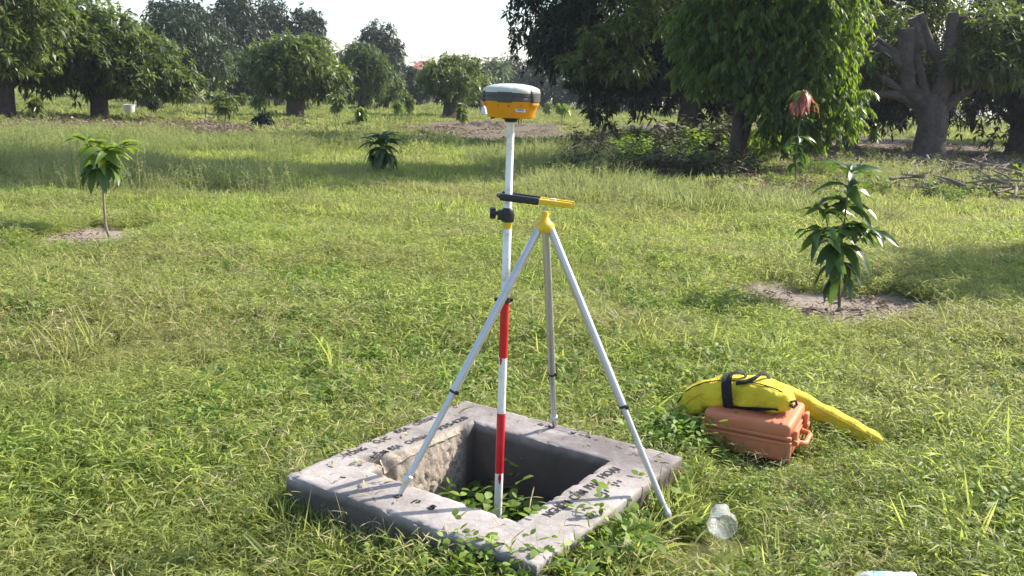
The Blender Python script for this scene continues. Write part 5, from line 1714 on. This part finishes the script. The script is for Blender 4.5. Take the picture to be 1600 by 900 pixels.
def scatter(name, key, P, scl, idx_n, lean=.12):
    n = len(P)
    me = bpy.data.meshes.new(name)
    me.vertices.add(n)
    me.vertices.foreach_set('co', np.asarray(P, np.float32).ravel())
    rot = np.stack([rng.normal(0, lean, n), rng.normal(0, lean, n), rng.uniform(0, 6.283, n)], 1).astype(np.float32)
    for nm, ty, arr in (('rot', 'FLOAT_VECTOR', rot), ('scl', 'FLOAT', np.asarray(scl, np.float32)), ('idx', 'INT', rng.integers(0, idx_n, n).astype(np.int32))):
        a = me.attributes.new(nm, ty, 'POINT')
        a.data.foreach_set('vector' if ty == 'FLOAT_VECTOR' else 'value', arr.ravel())
    o = bpy.data.objects.new(name, me)
    C.objects.link(o)
    ng_ = bpy.data.node_groups.new(name + '_scatter', 'GeometryNodeTree')
    ng_.interface.new_socket('Geometry', in_out='INPUT', socket_type='NodeSocketGeometry')
    ng_.interface.new_socket('Geometry', in_out='OUTPUT', socket_type='NodeSocketGeometry')
    gi, go = ng_.nodes.new('NodeGroupInput'), ng_.nodes.new('NodeGroupOutput')
    ci = ng_.nodes.new('GeometryNodeCollectionInfo')
    ci.inputs['Collection'].default_value = SRC[key]
    ci.inputs['Separate Children'].default_value = True
    ci.inputs['Reset Children'].default_value = True
    ip = ng_.nodes.new('GeometryNodeInstanceOnPoints')
    ip.inputs['Pick Instance'].default_value = True
    def attr(nm, ty):
        x = ng_.nodes.new('GeometryNodeInputNamedAttribute')
        x.data_type = ty
        x.inputs['Name'].default_value = nm
        return [s for s in x.outputs if s.name == 'Attribute' and s.enabled][0]
    ng_.links.new(gi.outputs[0], ip.inputs['Points'])
    ng_.links.new(ci.outputs[0], ip.inputs['Instance'])
    ng_.links.new(attr('idx', 'INT'), ip.inputs['Instance Index'])
    er = ng_.nodes.new('FunctionNodeEulerToRotation')
    ng_.links.new(attr('rot', 'FLOAT_VECTOR'), er.inputs[0])
    ng_.links.new(er.outputs[0], ip.inputs['Rotation'])
    ng_.links.new(attr('scl', 'FLOAT'), ip.inputs['Scale'])
    ng_.links.new(ip.outputs[0], go.inputs[0])
    o.modifiers.new('scatter', 'NODES').node_group = ng_
    tag(o, kind='stuff')
    return o
def field(n, d0, d1, pw=1.0, wide=.72, pad=1.0):
    """points over the ground between two distances, denser near (pw<1)"""
    y = (d0 ** (1 + pw) + (d1 ** (1 + pw) - d0 ** (1 + pw)) * rng.random(n)) ** (1 / (1 + pw))
    x = rng.uniform(-1, 1, n) * (wide * y + pad)
    return x, y
cA, sA = math.cos(-CA), math.sin(-CA)
case_c = Vector((case.location.x, case.location.y, 0)) + Vector((-ex.y, ex.x, 0)) * CD / 2
def clear_of(x, y, m_ring=.03, m_case=.02, bare_cut=.5, fuzz=.25, m_front=.06):
    lx = (x - CC.x) * cA - (y - CC.y) * sA
    ly = (x - CC.x) * sA + (y - CC.y) * cA
    k = np.maximum(np.abs(lx), np.abs(ly)) > OUT_A + m_ring
    qx, qy = x - case_c.x, y - case_c.y
    u, v = qx * ex.x + qy * ex.y, -qx * ex.y + qy * ex.x
    k &= ~((np.abs(u) < CW / 2 + m_case) & (np.abs(v + (0.5 * m_front if m_front else 0)) < CD / 2 + m_case + 0.5 * m_front))
    if bare_cut is not None:
        k &= bare(x, y) < bare_cut + rng.uniform(-fuzz, fuzz, len(x))
    return k
FLAT = [(cup.location.x, cup.location.y - .02, .20, .3), (at(1054, 832, .03).x, at(1054, 832, .03).y - .08, .26, .3), (bot.location.x + .09, bot.location.y - .02, .24, .3), (case_c.x + .1, case_c.y - .35, .35, .75), (1.1, 3.1, .6, .88), (at(1377, 692, .03).x, at(1377, 692, .03).y - .05, .3, .5)]
def flat(x, y):                        # trodden grass
    m = np.ones_like(x)
    for (cx, cy, r, f) in FLAT:
        d = np.sqrt((x - cx) ** 2 + (y - cy) ** 2) / r
        m = np.minimum(m, f + (1 - f) * np.clip((d - .6) / .5, 0, 1))
    return m
def noise2(x, y, s, seed=0.0):
    return np.array([mnoise.noise(Vector((a * s + seed, b * s, seed * 1.7))) for a, b in zip(x, y)])
def z_of(x, y):
    return height(x, y)
def put(name, key, n, d0, d1, sc, pw=1.0, m_ring=.03, bare_cut=.5, dens=None, lean=.12, k=4, wide=.72, pad=1.0, m_case=.02, fuzz=.25, m_front=.06):
    x, y = field(n, d0, d1, pw, wide, pad)
    q = clear_of(x, y, m_ring, m_case, bare_cut, fuzz, m_front)
    x, y = x[q], y[q]
    s = rng.uniform(sc[0], sc[1], len(x))
    s = s * flat(x, y)
    if key == 'creep':
        s = s * (1 + .45 * noise2(x, y, .75, 4.0))
    s = np.maximum(s, .12)
    if dens is not None:
        nv = noise2(x, y, dens[0], dens[2] if len(dens) > 2 else 0)
        q = nv > dens[1]
        s = s * (1 + .35 * np.clip(nv, -.6, .6))
        x, y, s = x[q], y[q], s[q]
    return scatter(name, key, np.stack([x, y, z_of(x, y)], 1), s, k, lean)
put('lawn_grass', 'creep', 14000, 1.7, 14, (.75, 1.15), .6, .05, .35, None, .15, 6, fuzz=.18)
put('lawn_blades', 'blade', 3400, 1.7, 11, (.55, 1.1), .5, .05, .45, (1.1, -.1, 3), .15, 5, m_front=.16)
put('lawn_weeds', 'weed', 2200, 1.7, 9, (.55, 1.0), .4, .05, .4, (.8, -.05, 9), .12, 6, m_front=.2)
put('seed_stalks', 'stalk', 3300, 1.7, 16, (.6, 1.1), .5, .05, .6, (.6, -.15, 5), .12, 5)
put('dry_thatch', 'dry', 2600, 1.7, 9, (.7, 1.2), .5, .06, .9, (.9, -.05, 14), .1, 4)
put('meadow_grass', 'mid', 6500, 10, 27, (.5, 1.0), .6, .3, .36, None, .1, 4, fuzz=.2)
put('tall_grass', 'tall', 3600, 12, 24, (.55, 1.1), .7, .3, .3, (.22, .0, 21), .1, 4)
put('seeding_grass', 'plume', 900, 11, 26, (.5, 1.0), .7, .3, .35, (.25, -.05, 21), .1, 4)
put('field_grass', 'far', 9000, 22, 120, (.6, 1.15), .45, .3, .42, None, .1, 4, .68, 3)
put('field_grass_far', 'far', 2600, 70, 170, (1.0, 1.8), .6, .3, .9, None, .1, 4, .68, 3)
# thin growth and litter over the bare ground
def put_rect(name, key, n, px0, px1, py0, py1, sc, k=4, lean=.2, cond=None):
    pts = [at(a, b) for a, b in zip(rng.uniform(px0, px1, n), rng.uniform(py0, py1, n))]
    x, y = np.array([p.x for p in pts]), np.array([p.y for p in pts])
    if cond is not None:
        q = cond(x, y)
        x, y = x[q], y[q]
    return scatter(name, key, np.stack([x, y, z_of(x, y)], 1), rng.uniform(sc[0], sc[1], len(x)), k, lean)
put_rect('leaf_litter', 'litter', 1500, 1130, 1720, 207, 312, (.5, 1.1))
put_rect('field_litter', 'litter', 500, -60, 560, 188, 214, (.7, 1.4))
put_rect('track_litter', 'litter', 160, 600, 930, 192, 224, (.6, 1.2))
put_rect('undergrowth', 'brush', 170, 870, 1190, 212, 284, (.4, 1.0), 4, .15)
put_rect('undergrowth_bush', 'bush', 60, 960, 1170, 215, 272, (.6, 1.1), 4, .15)
put_rect('tall_brush', 'brush', 16, 1050, 1200, 236, 262, (1.2, 2.0), 4, .15)
put_rect('tall_bush', 'bush', 8, 1060, 1180, 240, 264, (1.0, 1.7), 4, .15)
put_rect('margin_weeds', 'bush', 90, 1180, 1600, 235, 325, (.25, .55), 4, .15)
put_rect('sand_litter', 'litter', 26, 62, 230, 350, 386, (.2, .4))
put_rect('sand_crumbs', 'litter', 46, 1170, 1460, 440, 505, (.25, .5))
# growth along and over the ring, and inside the pit
def ring_pts(n, f):
    P = []
    for _ in range(n):
        P.append(f())
    w = [cw(*p) for p in P]
    ft = at(1054, 832, .03)
    w = [q for q in w if not (abs(q.x - ft.x + .02) < .13 and -.34 < q.y - ft.y < .08)]
    return np.array([[q.x, q.y, q.z] for q in w])
U1 = lambda a, b: float(rng.uniform(a, b))
# right arm and near corner are half overgrown from outside
over = ring_pts(60, lambda: (OUT_A + .02 + abs(rng.normal(0, .035)), U1(-.56, .30), -.005))
scatter('overhanging_weeds', 'weed', over, rng.uniform(.8, 1.35, len(over)), 6, .25)
over = ring_pts(220, lambda: (OUT_A + .015 + abs(rng.normal(0, .05)), U1(-.60, .42), 0))
scatter('overhanging_grass', 'blade', over, rng.uniform(.6, 1.05, len(over)), 5, .25)
over = ring_pts(40, lambda: (U1(.25, .56), -OUT_A - .015 - abs(rng.normal(0, .04)), 0))
scatter('corner_weeds', 'weed', over, rng.uniform(.8, 1.3, len(over)), 6, .25)
over = ring_pts(230, lambda: (U1(-.60, .56), -OUT_A - .025 - abs(rng.normal(0, .05)), 0))
scatter('corner_grass', 'blade', over, rng.uniform(.5, .85, len(over)), 5, .22)
over = ring_pts(44, lambda: (OUT_A + .03 + abs(rng.normal(0, .04)), U1(-.58, .16), 0))
scatter('arm_edge_grass', 'creep', over, rng.uniform(.9, 1.25, len(over)), 6, .22)
over = ring_pts(30, lambda: (U1(.2, .58), -OUT_A - .015 - abs(rng.normal(0, .03)), 0))
scatter('corner_edge_grass', 'creep', over, rng.uniform(.9, 1.3, len(over)), 6, .22)
over = ring_pts(110, lambda: (U1(-.54, .54), OUT_A + .02 + abs(rng.normal(0, .05)), 0))
scatter('back_edge_grass', 'creep', over, rng.uniform(.8, 1.2, len(over)), 6, .2)
over = ring_pts(90, lambda: (-OUT_A - .02 - abs(rng.normal(0, .05)), U1(-.5, .54), 0))
scatter('side_edge_grass', 'creep', over, rng.uniform(.8, 1.2, len(over)), 6, .2)
over = ring_pts(190, lambda: (U1(-.29, .29), U1(-.29, .22), -.27))
scatter('pit_weeds', 'weed', over, rng.uniform(1.0, 1.75, len(over)), 6, .2)
over = ring_pts(46, lambda: (U1(-.28, .05), U1(-.28, 0), -.27))
scatter('pit_grass', 'blade', over, rng.uniform(.9, 1.35, len(over)), 5, .15)
over = ring_pts(5, lambda: (U1(-.05, .3), U1(-.28, -.1), -.26))
scatter('pit_stalks', 'stalk', over, rng.uniform(1.1, 1.5, len(over)), 5, .15)
# tufts of longer grass here and there, straw blown onto the ring
x, y = field(46, 2.2, 9, .5)
q = clear_of(x, y, .12, .2, .4)
x, y = x[q], y[q]
x, y = np.repeat(x, 3) + rng.normal(0, .07, 3 * len(x)), np.repeat(y, 3) + rng.normal(0, .07, 3 * len(y))
q = clear_of(x, y, .05, .15, .6) & (flat(x, y) > .9)
x, y = x[q], y[q]
scatter('grass_clumps', 'blade', np.stack([x, y, z_of(x, y)], 1), rng.uniform(1.0, 1.75, len(x)), 5, .2)
over = ring_pts(18, lambda: (lambda k, a, b: ((a, b, CURB_Z + .006) if k < 2 else (b, a, CURB_Z + .006)))(int(rng.integers(0, 4)), U1(.34, .5) * (1 if rng.random() < .5 else -1), U1(-.5, .5)))
SRC['bit'] = coll('straw_bit_source', [litter('straw_bits', .03, 5, (.02, .07), M['straw']) for i in range(4)])
scatter('straw_on_ring', 'bit', over, rng.uniform(.3, .7, len(over)), 4, .02)
# sprigs in front of the case
x = np.concatenate([rng.uniform(.62, .86, 60), rng.uniform(.95, 1.2, 0)])
y = np.concatenate([rng.uniform(3.50, 3.80, 60), rng.uniform(3.35, 3.48, 0)])
q = clear_of(x, y, .03, .015, None)
scatter('case_weeds', 'weed', np.stack([x[q], y[q], 0 * x[q]], 1), rng.uniform(.7, 1.25, q.sum()), 6, .2)
# ------------------------------------------------------------------ the air: thin even haze
hm, hn, hout = mat('haze')
pv_ = N(hn, 'VolumePrincipled')
pv_.inputs['Color'].default_value = (0.80, 0.86, 0.97, 1)
pv_.inputs['Density'].default_value = 0.0004
pv_.inputs['Anisotropy'].default_value = 0.2
L(hn, pv_.outputs[0], hout.inputs['Volume'])
mb = MB(); mb.box((0, 3, 7.9), (3200, 3200, 18)); hz_o = mb.build('haze', hm, smooth=False)
tag(hz_o, kind='stuff')
